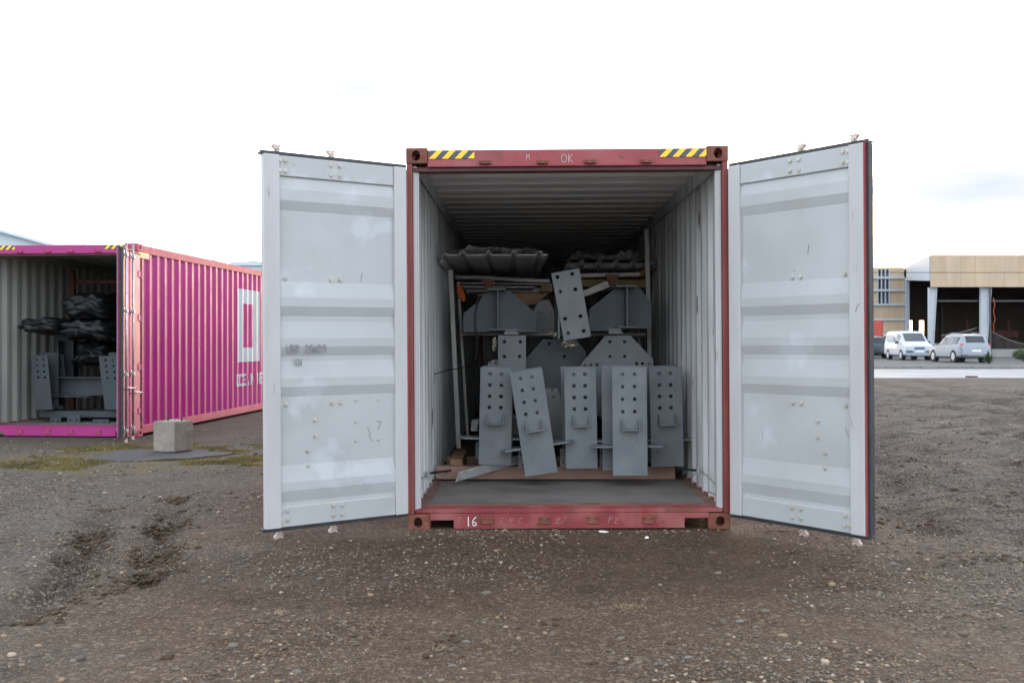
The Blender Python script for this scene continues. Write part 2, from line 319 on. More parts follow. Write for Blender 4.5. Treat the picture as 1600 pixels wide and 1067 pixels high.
def ground_z(x, y):
    x = np.asarray(x, float); y = np.asarray(y, float)
    z = 0.05*fbm(x*0.35, y*0.35, 3, 3)+0.026*fbm(x*2.2, y*2.2, 5, 4)+0.016*fbm(x*9, y*9, 9, 3)
    # two wheel ruts with cleat lumps left of the open door
    for (x0, s, ya, yb) in ((-2.70, -0.24, 5.0, 8.6), (-2.22, -0.22, 5.6, 9.2)):
        d = x-(x0+s*(y-6.0)+0.05*np.sin(y*1.3)); w = sstep(ya, ya+0.6, y)*(1-sstep(yb-0.8, yb, y))
        z = z-0.045*np.exp(-(d/0.11)**2)*w+0.03*np.exp(-((np.abs(d)-0.20)/0.08)**2)*w*(0.5+fbm(x*3, y*3, 33, 2))
        z = z+w*np.exp(-(d/0.16)**2)*0.10*fbm(x*7, y*7, 31, 3)
    for (x0, sl_, yr, ya, yb, w_) in TRACKS[2:]:
        d = x-(x0+sl_*(y-yr)+0.10*np.sin(y*0.7+x0)); on = sstep(ya, ya+0.8, y)*(1-sstep(yb-1.2, yb, y))
        z = z-0.045*np.exp(-(d/w_)**2)*on+0.03*np.exp(-((np.abs(d)-1.7*w_)/(0.8*w_))**2)*on*(0.6+fbm(x*2, y*2, 35, 2))
    # churned streaks on the right
    wr = sstep(2.6, 4.5, x)*sstep(5.0, 8.0, y)*(1-sstep(24, 34, y))
    z = z+wr*(0.11*fbm(x*0.5+y*0.3, y*2.4, 41, 4)+0.07*fbm(x*1.6, y*3.2, 47, 4))
# keep clear of containers, block and road
    def flat(cx0, cx1, cy0, cy1, m): return sstep(cx0-m, cx0, x)*(1-sstep(cx1, cx1+m, x))*sstep(cy0-m, cy0, y)*(1-sstep(cy1, cy1+m, y))
    k = flat(-0.9, 1.8, 7.6, 20.2, 0.5)
    z = z*(1-k)+k*(-0.025)
    k = flat(-8.6, -4.4, 15.0, 28.0, 0.8); z = z*(1-k)+k*(-0.03)
    k = flat(-4.7, -3.6, 12.3, 13.9, 0.6); z = z*(1-k)+k*(-0.01)
    # doors swing clear of the ground
    k = flat(-1.9, 2.6, 6.6, 7.8, 0.3); z = z*(1-0.5*k)
    z = np.where(y > 38.5, z*(1-sstep(38.5, 39.6, y)), z)
    return z-sstep(39.4, 40.2, y)*0.10
def gz(x, y): return float(ground_z(np.array([x]), np.array([y]))[0])

# ------------------------------------------------------------------ ground
def ground_mat():
    m = bpy.data.materials.new('gravel and mud'); m.use_nodes = True
    n, l = m.node_tree.nodes, m.node_tree.links; b = n['Principled BSDF']
    tc = n.new('ShaderNodeTexCoord'); P = tc.outputs['Object']
    def noi(s, d=6, rough=0.55):
        t = n.new('ShaderNodeTexNoise'); t.inputs['Scale'].default_value = s; t.inputs['Detail'].default_value = d; t.inputs['Roughness'].default_value = rough; l.new(P, t.inputs['Vector']); return t.outputs['Fac']
    def mr(src, a, b_, c=0.0, d=1.0):
        t = n.new('ShaderNodeMapRange'); t.inputs[1].default_value = a; t.inputs[2].default_value = b_; t.inputs[3].default_value = c; t.inputs[4].default_value = d; l.new(src, t.inputs[0]); return t.outputs[0]
    def mix(f, a, c, mode='MIX'):
        t = n.new('ShaderNodeMix'); t.data_type = 'RGBA'; t.blend_type = mode
        for i, q in ((0, f), (6, a), (7, c)):
            if isinstance(q, (tuple, float)): t.inputs[i].default_value = q if isinstance(q, float) else q+(1,)
            else: l.new(q, t.inputs[i])
        return t.outputs[2]
    def math2(op, a, c):
        t = n.new('ShaderNodeMath'); t.operation = op
        for i, q in ((0, a), (1, c)):
            if isinstance(q, float): t.inputs[i].default_value = q
            else: l.new(q, t.inputs[i])
        return t.outputs[0]
    sp = n.new('ShaderNodeSeparateXYZ'); l.new(P, sp.inputs[0]); X, Y = sp.outputs['X'], sp.outputs['Y']
    warp = noi(0.8, 5)
    base = mix(mr(noi(0.9), 0.35, 0.65), (0.076, 0.052, 0.035), (0.112, 0.086, 0.064))
    # greyer gravel on the right and far away, brown mud before the container
    gx = mr(math2('ADD', X, math2('MULTIPLY', warp, 3.0)), 2.9, 5.2)
    base = mix(gx, base, mix(mr(noi(1.7), 0.3, 0.7), (0.085, 0.075, 0.066), (0.135, 0.125, 0.116)))
    gl = mr(math2('ADD', X, math2('MULTIPLY', warp, -2.0)), -2.6, -4.4)
    base = mix(math2('MULTIPLY', gl, 0.85), base, mix(mr(noi(1.7), 0.3, 0.7), (0.066, 0.065, 0.062), (0.100, 0.099, 0.095)))
    def blob(cx, cy, rx, ry, w=0.9):
        dx = math2('DIVIDE', math2('SUBTRACT', X, cx), rx); dy = math2('DIVIDE', math2('SUBTRACT', Y, cy), ry)
        r2 = math2('ADD', math2('MULTIPLY', dx, dx), math2('MULTIPLY', dy, dy))
        return mr(math2('ADD', r2, math2('MULTIPLY', math2('SUBTRACT', warp, 0.5), 4.0*w)), 1.2, 0.5)
    mud = math2('MAXIMUM', blob(0.9, 6.6, 2.3, 1.0), blob(-0.9, 6.4, 1.3, 1.0))
    base = mix(math2('MULTIPLY', mud, 0.90), base, mix(mr(noi(3.0), 0.3, 0.7), (0.040, 0.025, 0.015), (0.078, 0.052, 0.033)))
    att = n.new('ShaderNodeAttribute'); att.attribute_name = 'soil'
    base = mix(mr(att.outputs['Fac'], 0.05, 0.6, 0.0, 0.95), base, (0.030, 0.021, 0.015))
    mossm = math2('MULTIPLY', math2('MAXIMUM', blob(-4.4, 12.2, 2.0, 1.3, 1.2), blob(-2.9, 12.4, 1.5, 1.2, 1.2)), mr(noi(2.6, 7, 0.7), 0.38, 0.58))
    base = mix(math2('MULTIPLY', mossm, 0.85), base, mix(mr(noi(4.0), 0.3, 0.7), (0.115, 0.10, 0.028), (0.165, 0.135, 0.055)))
    moss2 = math2('MULTIPLY', blob(-6.5, 14.2, 3.0, 0.8, 1.2), mr(noi(1.6, 7, 0.7), 0.45, 0.62))
    base = mix(math2('MULTIPLY', moss2, 0.5), base, (0.12, 0.105, 0.05))
    # right: dark streaks painting in mud and the ridges' shade; brown clods everywhere
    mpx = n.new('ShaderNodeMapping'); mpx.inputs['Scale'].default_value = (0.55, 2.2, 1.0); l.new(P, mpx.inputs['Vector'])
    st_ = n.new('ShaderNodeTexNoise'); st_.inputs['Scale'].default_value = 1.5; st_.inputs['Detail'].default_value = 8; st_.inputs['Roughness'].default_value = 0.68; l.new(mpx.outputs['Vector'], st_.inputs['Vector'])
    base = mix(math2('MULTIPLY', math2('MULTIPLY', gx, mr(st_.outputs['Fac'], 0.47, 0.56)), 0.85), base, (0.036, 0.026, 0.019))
    base = mix(math2('MULTIPLY', mr(noi(2.0, 9, 0.72), 0.53, 0.66), 0.75), base, (0.046, 0.032, 0.022))
    base = mix(math2('MULTIPLY', mr(noi(1.9, 9, 0.7), 0.60, 0.74), 0.5), base, (0.125, 0.095, 0.066))
    # grit: per-cell tone at two sizes
    def grit(s, lo, hi, amt, base):
        v = n.new('ShaderNodeTexVoronoi'); v.inputs['Scale'].default_value = s; l.new(P, v.inputs['Vector'])
        sc = n.new('ShaderNodeSeparateColor'); l.new(v.outputs['Color'], sc.inputs[0])
        pale = mix(sc.outputs[1], (0.30, 0.25, 0.195), (0.19, 0.178, 0.165))
        return mix(math2('MULTIPLY', mr(sc.outputs[0], lo, hi), amt), base, pale), v.outputs['Distance']
    base = mix(math2('MULTIPLY', mr(noi(45.0, 4), 0.3, 0.7), 0.55), base, mix(0.5, base, (0.03, 0.026, 0.022)))
    keep = base
    base, d1 = grit(55.0, 0.80, 0.95, 0.75, base)
    base, d2 = grit(130.0, 0.70, 0.93, 0.70, base)
    base = mix(math2('MULTIPLY', mud, 0.38), base, keep)
    base = mix(1.0, base, mix(math2('MAXIMUM', gx, math2('MULTIPLY', gl, 0.8)), (0.79, 0.65, 0.515), (0.75, 0.695, 0.63)), 'MULTIPLY')
    l.new(base, b.inputs['Base Color'])
    rgh = mr(noi(1.2), 0.3, 0.7, 0.72, 0.95); l.new(rgh, b.inputs['Roughness'])
    b.inputs['Specular IOR Level'].default_value = 0.3
    h = math2('ADD', math2('MULTIPLY', d1, -0.55), math2('ADD', math2('MULTIPLY', d2, -0.3), math2('MULTIPLY', noi(24.0, 8, 0.7), 1.4)))
    bp = n.new('ShaderNodeBump'); bp.inputs['Strength'].default_value = 0.8; bp.inputs['Distance'].default_value = 0.02; l.new(h, bp.inputs['Height']); l.new(bp.outputs['Normal'], b.inputs['Normal'])
    return m
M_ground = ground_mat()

def axis(breaks):
    out = [breaks[0][0]]
    for (a, b, d) in [(breaks[i][0], breaks[i+1][0], breaks[i][1]) for i in range(len(breaks)-1)]:
        n = max(1, int(round((b-a)/d))); out += [a+(b-a)*(k+1)/n for k in range(n)]
    return np.array(out)
xs = axis([(-1500, 300), (-300, 60), (-60, 6), (-20, 0.5), (-8, 0.09), (-3.6, 0.04), (6.5, 0.10), (11, 0.22), (19, 1.0), (26, 4), (60, 60), (300, 300), (1500, 0)])
ys = axis([(-300, 50), (-20, 3), (0, 0.4), (3.2, 0.035), (9.5, 0.06), (16, 0.15), (28, 0.35), (41, 5), (60, 60), (300, 300), (1800, 0)])
GX, GY = np.meshgrid(xs, ys); GZ = ground_z(GX, GY)
def grid_mesh(name, X, Y, Z):
    ny, nx = X.shape
    me = bpy.data.meshes.new(name); me.vertices.add(nx*ny)
    me.vertices.foreach_set('co', np.stack([X, Y, Z], -1).reshape(-1).astype(np.float32))
    i = np.arange(ny*nx).reshape(ny, nx)
    q = np.stack([i[:-1, :-1], i[:-1, 1:], i[1:, 1:], i[1:, :-1]], -1).reshape(-1, 4)
    me.loops.add(q.size); me.loops.foreach_set('vertex_index', q.reshape(-1).astype(np.int32))
    me.polygons.add(len(q)); me.polygons.foreach_set('loop_start', np.arange(0, q.size, 4, dtype=np.int32))
    me.update(calc_edges=True); me.validate(); return me
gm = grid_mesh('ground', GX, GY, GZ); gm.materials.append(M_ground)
gm.polygons.foreach_set('use_smooth', [True]*len(gm.polygons))
at_ = gm.attributes.new('soil', 'FLOAT', 'POINT'); at_.data.foreach_set('value', soil_mask(GX, GY).reshape(-1).astype(np.float32))
ground = bpy.data.objects.new('ground', gm); COL.objects.link(ground); tag(ground, 'brown and grey gravel yard with mud and wheel ruts', kind='structure')

# road, apron, kerb across the yard
road = MB().box((-400, 39.7, -0.3), (600, 52.5, 0.0)).build('road', M_road); tag(road, 'pale wet concrete road beyond the yard', kind='structure')
apron = MB().box((-400, 52.72, -0.3), (600, 140, 0.13)).build('pavement', M_asphalt); tag(apron, 'dark asphalt forecourt beyond the road', kind='structure')
kerb = MB().box((-400, 52.54, -0.3), (600, 52.70, 0.10)).build('kerb', M_kerb); tag(kerb, 'grey kerb of long stones along the far side of the road', kind='structure')
ks = MB().box((-0.44, 0, -0.05), (0.44, 0.20, 0.155)).build('kerb_stone', M_kerb, kerb, bevel=0.02, loc=(16.0, 52.51, 0))
for k in range(1, 34):
    share('kerb_stone', ks, kerb, (16.0+k*0.9, 52.51+random.uniform(-.01, .01), random.uniform(-.006, .006)))

# ------------------------------------------------------------------ shipping containers
CW, CH, CL = 1.219, 2.896, 12.19      # half width, height, length
PROF = [(0.0, 0.0), (0.072, 0.0), (0.140, 0.036), (0.210, 0.036), (0.278, 0.0)]   # one wall corrugation: (run, depth inwards)
def wall_profile(a, b):
    pts = []; t = a
    while t < b:
        for (u, d) in PROF[:-1]:
            if t+u < b: pts.append((t+u, d))
        t += 0.278
    pts.append((b, 0.0)); return pts
WP = wall_profile(0.16, CL-0.16)
def wall_depth(y):
    for (a, d0), (b, d1) in zip(WP[:-1], WP[1:]):
        if a <= y <= b: return d0+(d1-d0)*(y-a)/max(b-a, 1e-6)
    return 0.0

def casting_mesh(mats):
    """corner casting: 178 x 162 x 118 block with the oval hole of each outer face"""
    mb = MB(); w, d, h, t = 0.162, 0.178, 0.118, 0.02
    mb.plate(rect(-w/2, -h/2, w/2, h/2), [stadium(-0.005, 0, 0.062, 0.078)], (0, 0, 0), (1,0,0), (0,0,1), (0,t,0))
    mb.plate(rect(0, -h/2, d, h/2), [stadium(0.09, 0, 0.075, 0.055)], (-w/2, t*0+0.0005, 0), (0,1,0), (0,0,1), (t,0,0))
    mb.box((w/2-t, t, -h/2), (w/2, d, h/2)); mb.box((-w/2+t, t, h/2-t), (w/2-t, d, h/2)); mb.box((-w/2+t, t, -h/2), (w/2-t, d, -h/2+t)); mb.box((-w/2+t, d-t, -h/2+t), (w/2-t, d, h/2-t))
    return mb

def make_container(name, loc, rotz, roty, paint, rail, sill, castmat, inner, roofin):
    c = empty(name, loc, (0, roty, rotz))
    cs = casting_mesh(None).build('corner_casting', castmat, c, bevel=0.008, loc=(-CW+0.081, -0.005, CH-0.059))
    for sx in (-1, 1):
        for z in (CH-0.059, 0.059):
            for yb in (0, 1):
                if sx == -1 and z > 1 and yb == 0: continue
                share('corner_casting', cs, c, (sx*(CW-0.081), -0.005 if yb == 0 else CL+0.005, z), (0, 0, math.pi*yb), (-sx if not yb else sx, 1, 1))
    # posts: outer angle and inner channel
    for s in (-1, 1):
        p = MB().box((s*(CW-0.004), 0.0, 0.119), (s*(CW-0.046), 0.10, CH-0.119))
        p.build('corner_post', M_post if rail is M_red else rail, c, bevel=0.006)
        MB().box((s*(CW-0.047), 0.045, 0.13), (s*(CW-0.078), 0.16, CH-0.13)).build('inner_post', M_stile, c, bevel=0.004)
        MB().box((s*(CW-0.004), CL-0.16, 0.119), (s*(CW-0.09), CL, CH-0.119)).build('corner_post', rail, c, bevel=0.006)
    # header over the doors, and a lip under it
    h = MB().box((-CW+0.163, 0.004, CH-0.145), (CW-0.163, 0.09, CH-0.016)); hd = h.build('door_header', rail, c, bevel=0.006)
    MB().box((-CW+0.054, 0.03, CH-0.176), (CW-0.054, 0.14, CH-0.146)).build('header_lip', M_lip, c, bevel=0.004)
    # sill with its two lifting notches
    zs = 0.155
    o = [(-CW+0.163, 0.01), (-CW+0.168, 0.01), (-CW+0.168, 0.075), (-CW+0.345, 0.075), (-CW+0.345, 0.01), (CW-0.345, 0.01), (CW-0.345, 0.085), (CW-0.168, 0.085), (CW-0.168, 0.01), (CW-0.163, 0.01), (CW-0.163, 0.125), (-CW+0.163, 0.125)]
    s_ = MB().plate(o, [], (0, 0.004, 0), (1,0,0), (0,0,1), (0, 0.02, 0)); s_.box((-CW+0.054, 0.026, 0.126), (CW-0.054, 0.2, zs))
    sl = s_.build('door_sill', sill, c, bevel=0.004)
    # keeper pads for the lock rods, on header and sill
    for x in (-0.62, -0.185, 0.175, 0.60):
        k = MB(); k.box((x-0.042, -0.012, CH-0.128), (x+0.042, 0.004, CH-0.098)); k.box((x-0.042, -0.03, CH-0.128), (x-0.028, -0.012, CH-0.098)); k.box((x+0.028, -0.03, CH-0.128), (x+0.042, -0.012, CH-0.098)); k.box((x-0.03, -0.026, CH-0.128), (x+0.03, -0.013, CH-0.118))
        k.build('lock_keeper', castmat, hd, bevel=0.004)
        k = MB(); k.box((x-0.045, -0.008, 0.045), (x+0.045, 0.004, 0.10)); k.box((x-0.035, -0.024, 0.085), (x-0.02, -0.008, 0.102)); k.box((x+0.02, -0.024, 0.085), (x+0.035, -0.008, 0.102))
        k.build('lock_keeper', castmat, sl, bevel=0.004)
    # warning stripes on the header
    for x0, x1, sgn in ((-1.045, -0.70, 1), (0.70, 1.055, 1)):
        MB().box((0, -0.002, 0), (x1-x0, 0.0035, 0.062)).build('hazard_stripe', M_stripe, hd, loc=(x0, 0, CH-0.083))
    # corrugated side walls: outer and inner skin
    for s in (-1, 1):
        w = MB(); z0, z1 = 0.13, CH-0.10; n = len(WP)
        for off, mi in ((0.0, 0), (0.004, 1)):
            V = [(s*(CW-0.012-d-off), y, z) for z in (z0, z1) for (y, d) in WP]
            w.add(V, [(i, i+1, n+i+1, n+i) for i in range(n-1)], mi)
        w.build('side_wall', [paint, inner], c, fix=False)
        MB().box((s*(CW-0.003), 0.10, CH-0.135), (s*(CW-0.063), CL-0.10, CH-0.014)).build('top_rail', rail if s > 0 else [rail], c, bevel=0.006)
        MB().box((s*(CW-0.003), 0.16, 0.04), (s*(CW-0.050), CL-0.16, 0.165)).build('bottom_rail', rail, c, bevel=0.006)
        MB().box((s*(CW-0.064), 0.16, CH-0.16), (s*(CW-0.075), CL-0.16, CH-0.023)).build('inner_rail', inner, c)
    # roof
    r = MB(); P = [(0.05, 0.0)]; y = 0.30
    while y < CL-0.5:
        P += [(y, 0.0), (y+0.004, -0.021), (y+0.18, -0.021), (y+0.21, 0.0)]; y += 0.41
    P.append((CL-0.03, 0.0)); n = len(P)
    for off, mi in ((0.0, 0), (-0.004, 1)):
        V = [(x, yy, CH-0.022+d+off) for x in (-CW+0.05, CW-0.05) for (yy, d) in P]
        r.add(V, [(i, i+1, n+i+1, n+i) for i in range(n-1)], mi)
    r.build('roof', [paint, roofin], c, fix=False)
    MB().box((-CW+0.055, CL-0.06, 0.12), (CW-0.055, CL-0.02, CH-0.016)).build('end_wall', [inner], c)
    fl = MB().box((-CW+0.10, 0.34, 0.10), (CW-0.10, CL-0.07, 0.150)).build('floor', M_floor, c)
    MB().box((-CW+0.056, 0.20, 0.10), (CW-0.056, 0.338, 0.153)).build('threshold_plate', M_flooredge, fl)
    for s in (-1, 1): MB().box((s*(CW-0.052), 0.34, 0.10), (s*(CW-0.13), CL-0.07, 0.154)).build('floor_edge', M_flooredge, fl)
    for k in range(1, 6): MB().box((-CW+0.131, 0.34+k*2.2, 0.148), (CW-0.131, 0.35+k*2.2, 0.1515)).build('floor_joint', M_flooredge, fl)
    return c

DW = 1.17
RIDGES = [(2.577, 2.50, 2.41, 2.34), (1.80, 1.74, 1.667, 1.598), (1.52, 1.45, 1.382, 1.315), (1.24, 1.17, 1.10, 1.03), (0.51, 0.44, 0.37, 0.29)]
def make_door(c, s, hinge, ang, z0, skin, paint, label, inner_detail=True):
    """door leaf: local x runs from the hinge to the free edge, local y*s points to the inside of the container"""
    H = 2.63; Z = lambda z: z-0.105
    V = lambda u, v, z: (u, v*s, z)
    def bx(mb, a, b, mi=0): return mb.box(V(*a), V(*b), mi)
    # pressed panel
    prof = [(Z(0.24), 0.0)]
    for (a, b, c_, d) in RIDGES[::-1]:
        prof += [(Z(d), 0.0), (Z(c_), 0.017), (Z(b)-0.01, 0.017), (Z(min(a+0.04, 2.59)), 0.0)]
    prof.append((Z(2.60), 0.0)); n = len(prof); mb = MB()
    for off, mi in ((-0.018, 0), (-0.024, 1)):
        P = [V(u, v+off, z) for u in (0.10, DW-0.10) for (z, v) in prof]
        mb.add(P, [(i, i+1, n+i+1, n+i) for i in range(n-1)], mi)
    d = mb.build('door', [skin, paint], c, fix=False)
    d.location = hinge; d.rotation_euler = (0, 0, ang); d['label'] = label
    for u0, u1 in ((0.012, 0.118), (DW-0.122, DW-(0.010 if s < 0 else 0.0015))):
        m2 = bx(MB(), (u0, 0.012, 0.012), (u1, -0.040, H-0.012)); m2.build('stile', M_stile, d, bevel=0.006)
    for za, zb in ((Z(2.578), H-0.014), (0.014, Z(0.262))):
        bx(MB(), (0.119, 0.0, za), (DW-0.123, -0.040, zb)).build('rail', skin, d, bevel=0.006)
    # painted outer edge band
    e = MB(); bx(e, (0.012, -0.041, 0.010), (DW-0.006, -0.052, H-0.010)); bx(e, (DW-0.009, 0.006 if s < 0 else -0.0405, 0.010), (DW-0.003, -0.041, H-0.010)); e.build('outer_skin', paint, d)
    # rubber seal on top, bottom and free edge
    g = MB(); bx(g, (0.0, -0.014, H-0.011), (DW+0.012, -0.030, H+0.013)); bx(g, (0.0, -0.030, H-0.009), (DW+0.012, -0.075, H+0.004)); g.build('seal', M_rubber, d); g = MB()
    bx(g, (0.0, -0.014, 0.011), (DW+0.012, -0.030, -0.012)); bx(g, (0.0, -0.030, 0.009), (DW+0.012, -0.075, -0.004))
    g.build('seal', M_rubber, d); g = bx(MB(), (-0.045, -0.028, 0.02), (0.011, -0.046, H-0.02)); g.build('hinge_strip', paint, d)
    if s > 0: g = None
    else:
        g = MB(); bx(g, (DW-0.002, -0.016, 0.012), (DW+0.018, -0.034, H-0.012)); bx(g, (DW-0.002, -0.034, 0.012), (DW+0.006, -0.080, H-0.012)); g.build('seal', M_rubber, d)
    # lock rods with cams on the outside
    for u in (0.605, 1.035):
        t = MB().tube([V(u, -0.085, -0.03), V(u, -0.085, H+0.03)], 0.017, 10); rod = t.build('lock_rod', M_galv, d, smooth=True)
        for zb in (0.09, 0.87, 1.755, H-0.09):
            b = MB(); bx(b, (u-0.055, -0.053, zb-0.05), (u+0.055, -0.062, zb+0.05)); bx(b, (u-0.03, -0.062, zb-0.022), (u+0.03, -0.110, zb+0.022)); b.build('rod_bracket', M_galv, rod, bevel=0.004)
        for zc, q in ((H+0.018, 1), (-0.018, -1)):
            k = MB(); o = [(-0.018, 0), (0.014, 0), (0.016, 0.026), (0.036, 0.044), (0.030, 0.060), (0.004, 0.056), (-0.004, 0.050), (-0.030, 0.062), (-0.034, 0.050), (-0.016, 0.030)]
            k.plate([(a, q*b_) for a, b_ in o], [], V(u, -0.10, zc), (1, 0, 0), (0, 0, 1), Vector(V(0, 0.028, 0)))
            k.plate([(a*0.8, q*b_*0.55) for a, b_ in o], [], V(u-0.004, -0.072, zc), (1, 0, 0), (0, 0, 1), Vector(V(0, 0.012, 0)))
            k.build('cam', M_cam, rod, bevel=0.004)
        hz = 0.60 if u < 0.9 else 0.68
        t = MB().tube([V(u, -0.10, hz), V(u-0.10, -0.115, hz), V(u-0.42, -0.115, hz-0.02)], 0.013, 8); t.build('handle', M_galv, rod, smooth=True)
    for zh in (0.30, 0.95, 1.68, 2.33):
        hg = MB(); bx(hg, (-0.05, -0.053, zh-0.045), (0.13, -0.064, zh+0.045)); hg.tube([V(-0.012, -0.058, zh-0.06), V(-0.012, -0.058, zh+0.06)], 0.016, 8); hg.build('hinge', paint, d, bevel=0.003)
    if not inner_detail: return d
    # bolt heads that hold the rod brackets
    bm_ = MB(); bm_.tube([(0,0,0), V(0, 0.004, 0)], 0.0165, 14); bm_.tube([V(0, 0.004, 0), V(0, 0.011, 0)], [0.0115, 0.0085], 10)
    first = [None]
    def bolt(u, v, z, r=1.0):
        if first[0] is None: first[0] = bm_.build('bolt', M_bolt, d, loc=V(u, v, z))
        else: share('bolt', first[0], d, V(u, v, z), scale=(r, 1, r))
    for u in (0.605, 1.035):
        for du in (-0.036, 0.036):
            for z in (2.685, 2.612, 0.235, 0.168): bolt(min(u+du, 1.044), 0.0015, Z(z))
            for z in (1.862, 0.975): bolt(min(u+du, 1.044), -0.0165, Z(z))
    for (u, z) in ((0.775, 0.855), (0.775, 0.745), (0.835, 0.64), (0.835, 0.535)): bolt(u, -0.0165, Z(z), 0.9)
    if s > 0:
        for u in (0.445, 0.255):
            for z in (0.985, 0.83, 0.69): bolt(u, -0.0165, Z(z), 0.55)
    return d

def ribbon(mb, pts, w, to3):
    """flat stroke through 2D points; to3 maps (x, z) to 3D"""
    for (a, b) in zip(pts[:-1], pts[1:]):
        a, b = Vector(a), Vector(b); t = (b-a); t = t.normalized() if t.length else Vector((1, 0)); n = Vector((-t.y, t.x))*w/2; e = t*w*0.35
        mb.add([to3(*(a-n-e)), to3(*(b-n+e)), to3(*(b+n+e)), to3(*(a+n-e))], [(0, 1, 2, 3)])
GLY = {
 'O': [[(.2,0),(0,.3),(0,.75),(.2,1),(.45,.95),(.6,.65),(.55,.25),(.35,0),(.2,0)]], 'K': [[(0,0),(.02,1)],[(.5,1),(.03,.45),(.55,0)]],
 'M': [[(0,0),(.08,1),(.3,.45),(.52,1),(.6,.02)]], '1': [[(.2,0),(.2,1)]], '6': [[(.45,1),(.15,.7),(.05,.3),(.2,0),(.45,.08),(.45,.4),(.12,.42)]], '/': [[(0,0),(.45,1),(.1,.95)]],
 'P': [[(0,0),(.1,1),(.45,.95),(.45,.6),(.08,.5)]], 'Z': [[(0,.7),(.45,.75),(.05,.1),(.5,.05)]], 'S': [[(.5,.9),(.15,.9),(.1,.6),(.45,.45),(.4,.1),(0,.05)]],
 'V': [[(0,1),(.25,0),(.45,1)]], 'W': [[(0,1),(.15,0),(.3,.7),(.45,0),(.6,1)]], 'U': [[(0,1),(.02,.1),(.3,0),(.48,.15),(.5,1)]], 'B': [[(0,0),(0,1),(.4,.9),(.3,.55),(0,.5),(.45,.35),(.35,.02),(0,0)]],
 'R': [[(0,0),(0,1),(.42,.9),(.38,.6),(0,.5),(.48,0)]], '2': [[(0,.8),(.25,1),(.45,.8),(0,.02),(.5,0)]], '0': [[(.2,0),(0,.5),(.2,1),(.45,.6),(.4,.1),(.2,0)]], '9': [[(.45,.6),(.2,.5),(.05,.8),(.3,1),(.48,.8),(.4,0)]], 'A': [[(0,0),(.25,1),(.5,0)],[(.1,.4),(.4,.4)]], 'C': [[(.5,.85),(.2,1),(0,.5),(.15,.05),(.5,.12)]], 'N': [[(0,0),(.02,1),(.48,0),(.5,1)]],
 ' ': [], '-': [[(0,.5),(.45,.55)]]}
def chalk(text, x, z, h, w, to3, m, parent, step=0.72, name='chalk_mark', slant=0.0):
    for ch in text:
        mb = MB()
        for st in GLY.get(ch, []): ribbon(mb, [(x+(p[0]+slant*p[1])*h, z+p[1]*h) for p in st], w, to3)
        x += step*h
        if mb.v: mb.build(name, m, parent, fix=False)

# --- the open red container in the middle
YF = 7.75
red = make_container('shipping_container', (0.432, YF, -0.014), R(-0.64), R(-0.35), M_red, M_red, M_redsill, M_rust, M_wallin, M_roofin)
tag(red, 'open red shipping container with grey inside and both doors swung wide', 'container')
hdr = [o for o in red.children if o.name.startswith('door_header')][0]; sil = [o for o in red.children if o.name.startswith('door_sill')][0]
f3 = lambda x, z: (x, 0.0015, z)
XL = lambda px: (px-889.25)*YF/F
ZL = lambda py: CAMZ+(533.5-py)*YF/F+0.014
M_chalkmid = mat('grey chalk', (0.47, 0.33, 0.33), 0.9, var=0.3, scale=60, bump=0)
chalk('OK', XL(881), ZL(254), 0.062, 0.006, f3, M_chalkmid, hdr, 0.85)
chalk('M', XL(826), ZL(249), 0.040, 0.005, f3, M_chalkmid, hdr)
chalk('16', XL(729), ZL(821), 0.068, 0.007, f3, M_chalk, sil, 0.6)
chalk('/', XL(715), ZL(819), 0.060, 0.004, f3, M_chalkfaint, sil)
chalk('S-N C', XL(780), ZL(817), 0.045, 0.004, f3, M_chalkfaint, sil, 0.8, slant=0.3)
chalk('Z/', XL(868), ZL(818), 0.055, 0.004, f3, M_chalkfaint, sil, 0.8, slant=0.3)
chalk('PZ', XL(950), ZL(818), 0.055, 0.0045, f3, M_chalkfaint, sil, 0.8, slant=0.2)
LDA = math.atan2(-0.574, -0.819); RDA = math.atan2(-0.786, 0.618)
dl = make_door(red, 1, (-1.207, -0.035, 0.122), LDA, 0.1, M_door, M_red, 'left door leaf standing open, pale grey inside, with pencil writing')
dl.scale = (0.966, 1, 1)
dr = make_door(red, -1, (1.207, -0.035, 0.110), RDA, 0.1, M_door, M_red, 'right door leaf standing open, pale grey inside, with a black seal')
# seal strips that show beside the posts
for s in (-1, 1): MB().box((s*(CW-0.079), 0.05, 0.16), (s*(CW-0.092), 0.10, CH-0.18)).build('post_lining', M_stile, red)
# pencil writing on the left leaf (mirrored axis: local x runs away from the viewer's left)
def on_left(x, z): return (1.0-x, 0.0075, z)
chalk('UBR 20W09', 0.0, 1.235, 0.056, 0.006, on_left, M_pencil, dl, 0.62, 'pencil_writing')
chalk('VW', 0.055, 1.145, 0.05, 0.006, on_left, M_pencil, dl, 0.62, 'pencil_writing')

rg_ = random.Random(3)
for (dd, sg, spots_) in ((dl, 1, [(0.32, 0.62), (0.30, 0.57), (0.26, 0.66), (0.52, 0.38), (1.10, 0.95), (0.85, 1.62), (0.40, 1.75)]), (dr, -1, [(1.08, 0.72), (1.02, 0.66), (0.95, 1.02), (0.45, 1.05), (0.70, 1.92), (0.30, 0.60), (1.10, 1.5)])):
    for (u0, z0_) in spots_:
        mb = MB(); a_ = rg_.uniform(0.9, 2.0); pts_ = [(0, 0)]
        for k in range(3): pts_.append((pts_[-1][0]+0.022*math.cos(a_+rg_.uniform(-.4, .4)), pts_[-1][1]+0.022*math.sin(a_)))
        v_ = 0.0135 if u0 > 1.05 else -0.0155
        ribbon(mb, pts_, rg_.uniform(0.002, 0.006), lambda x, z: (u0+x, v_*sg, z0_+z)); mb.build('scuff_mark', M_pencil, dd, fix=False)
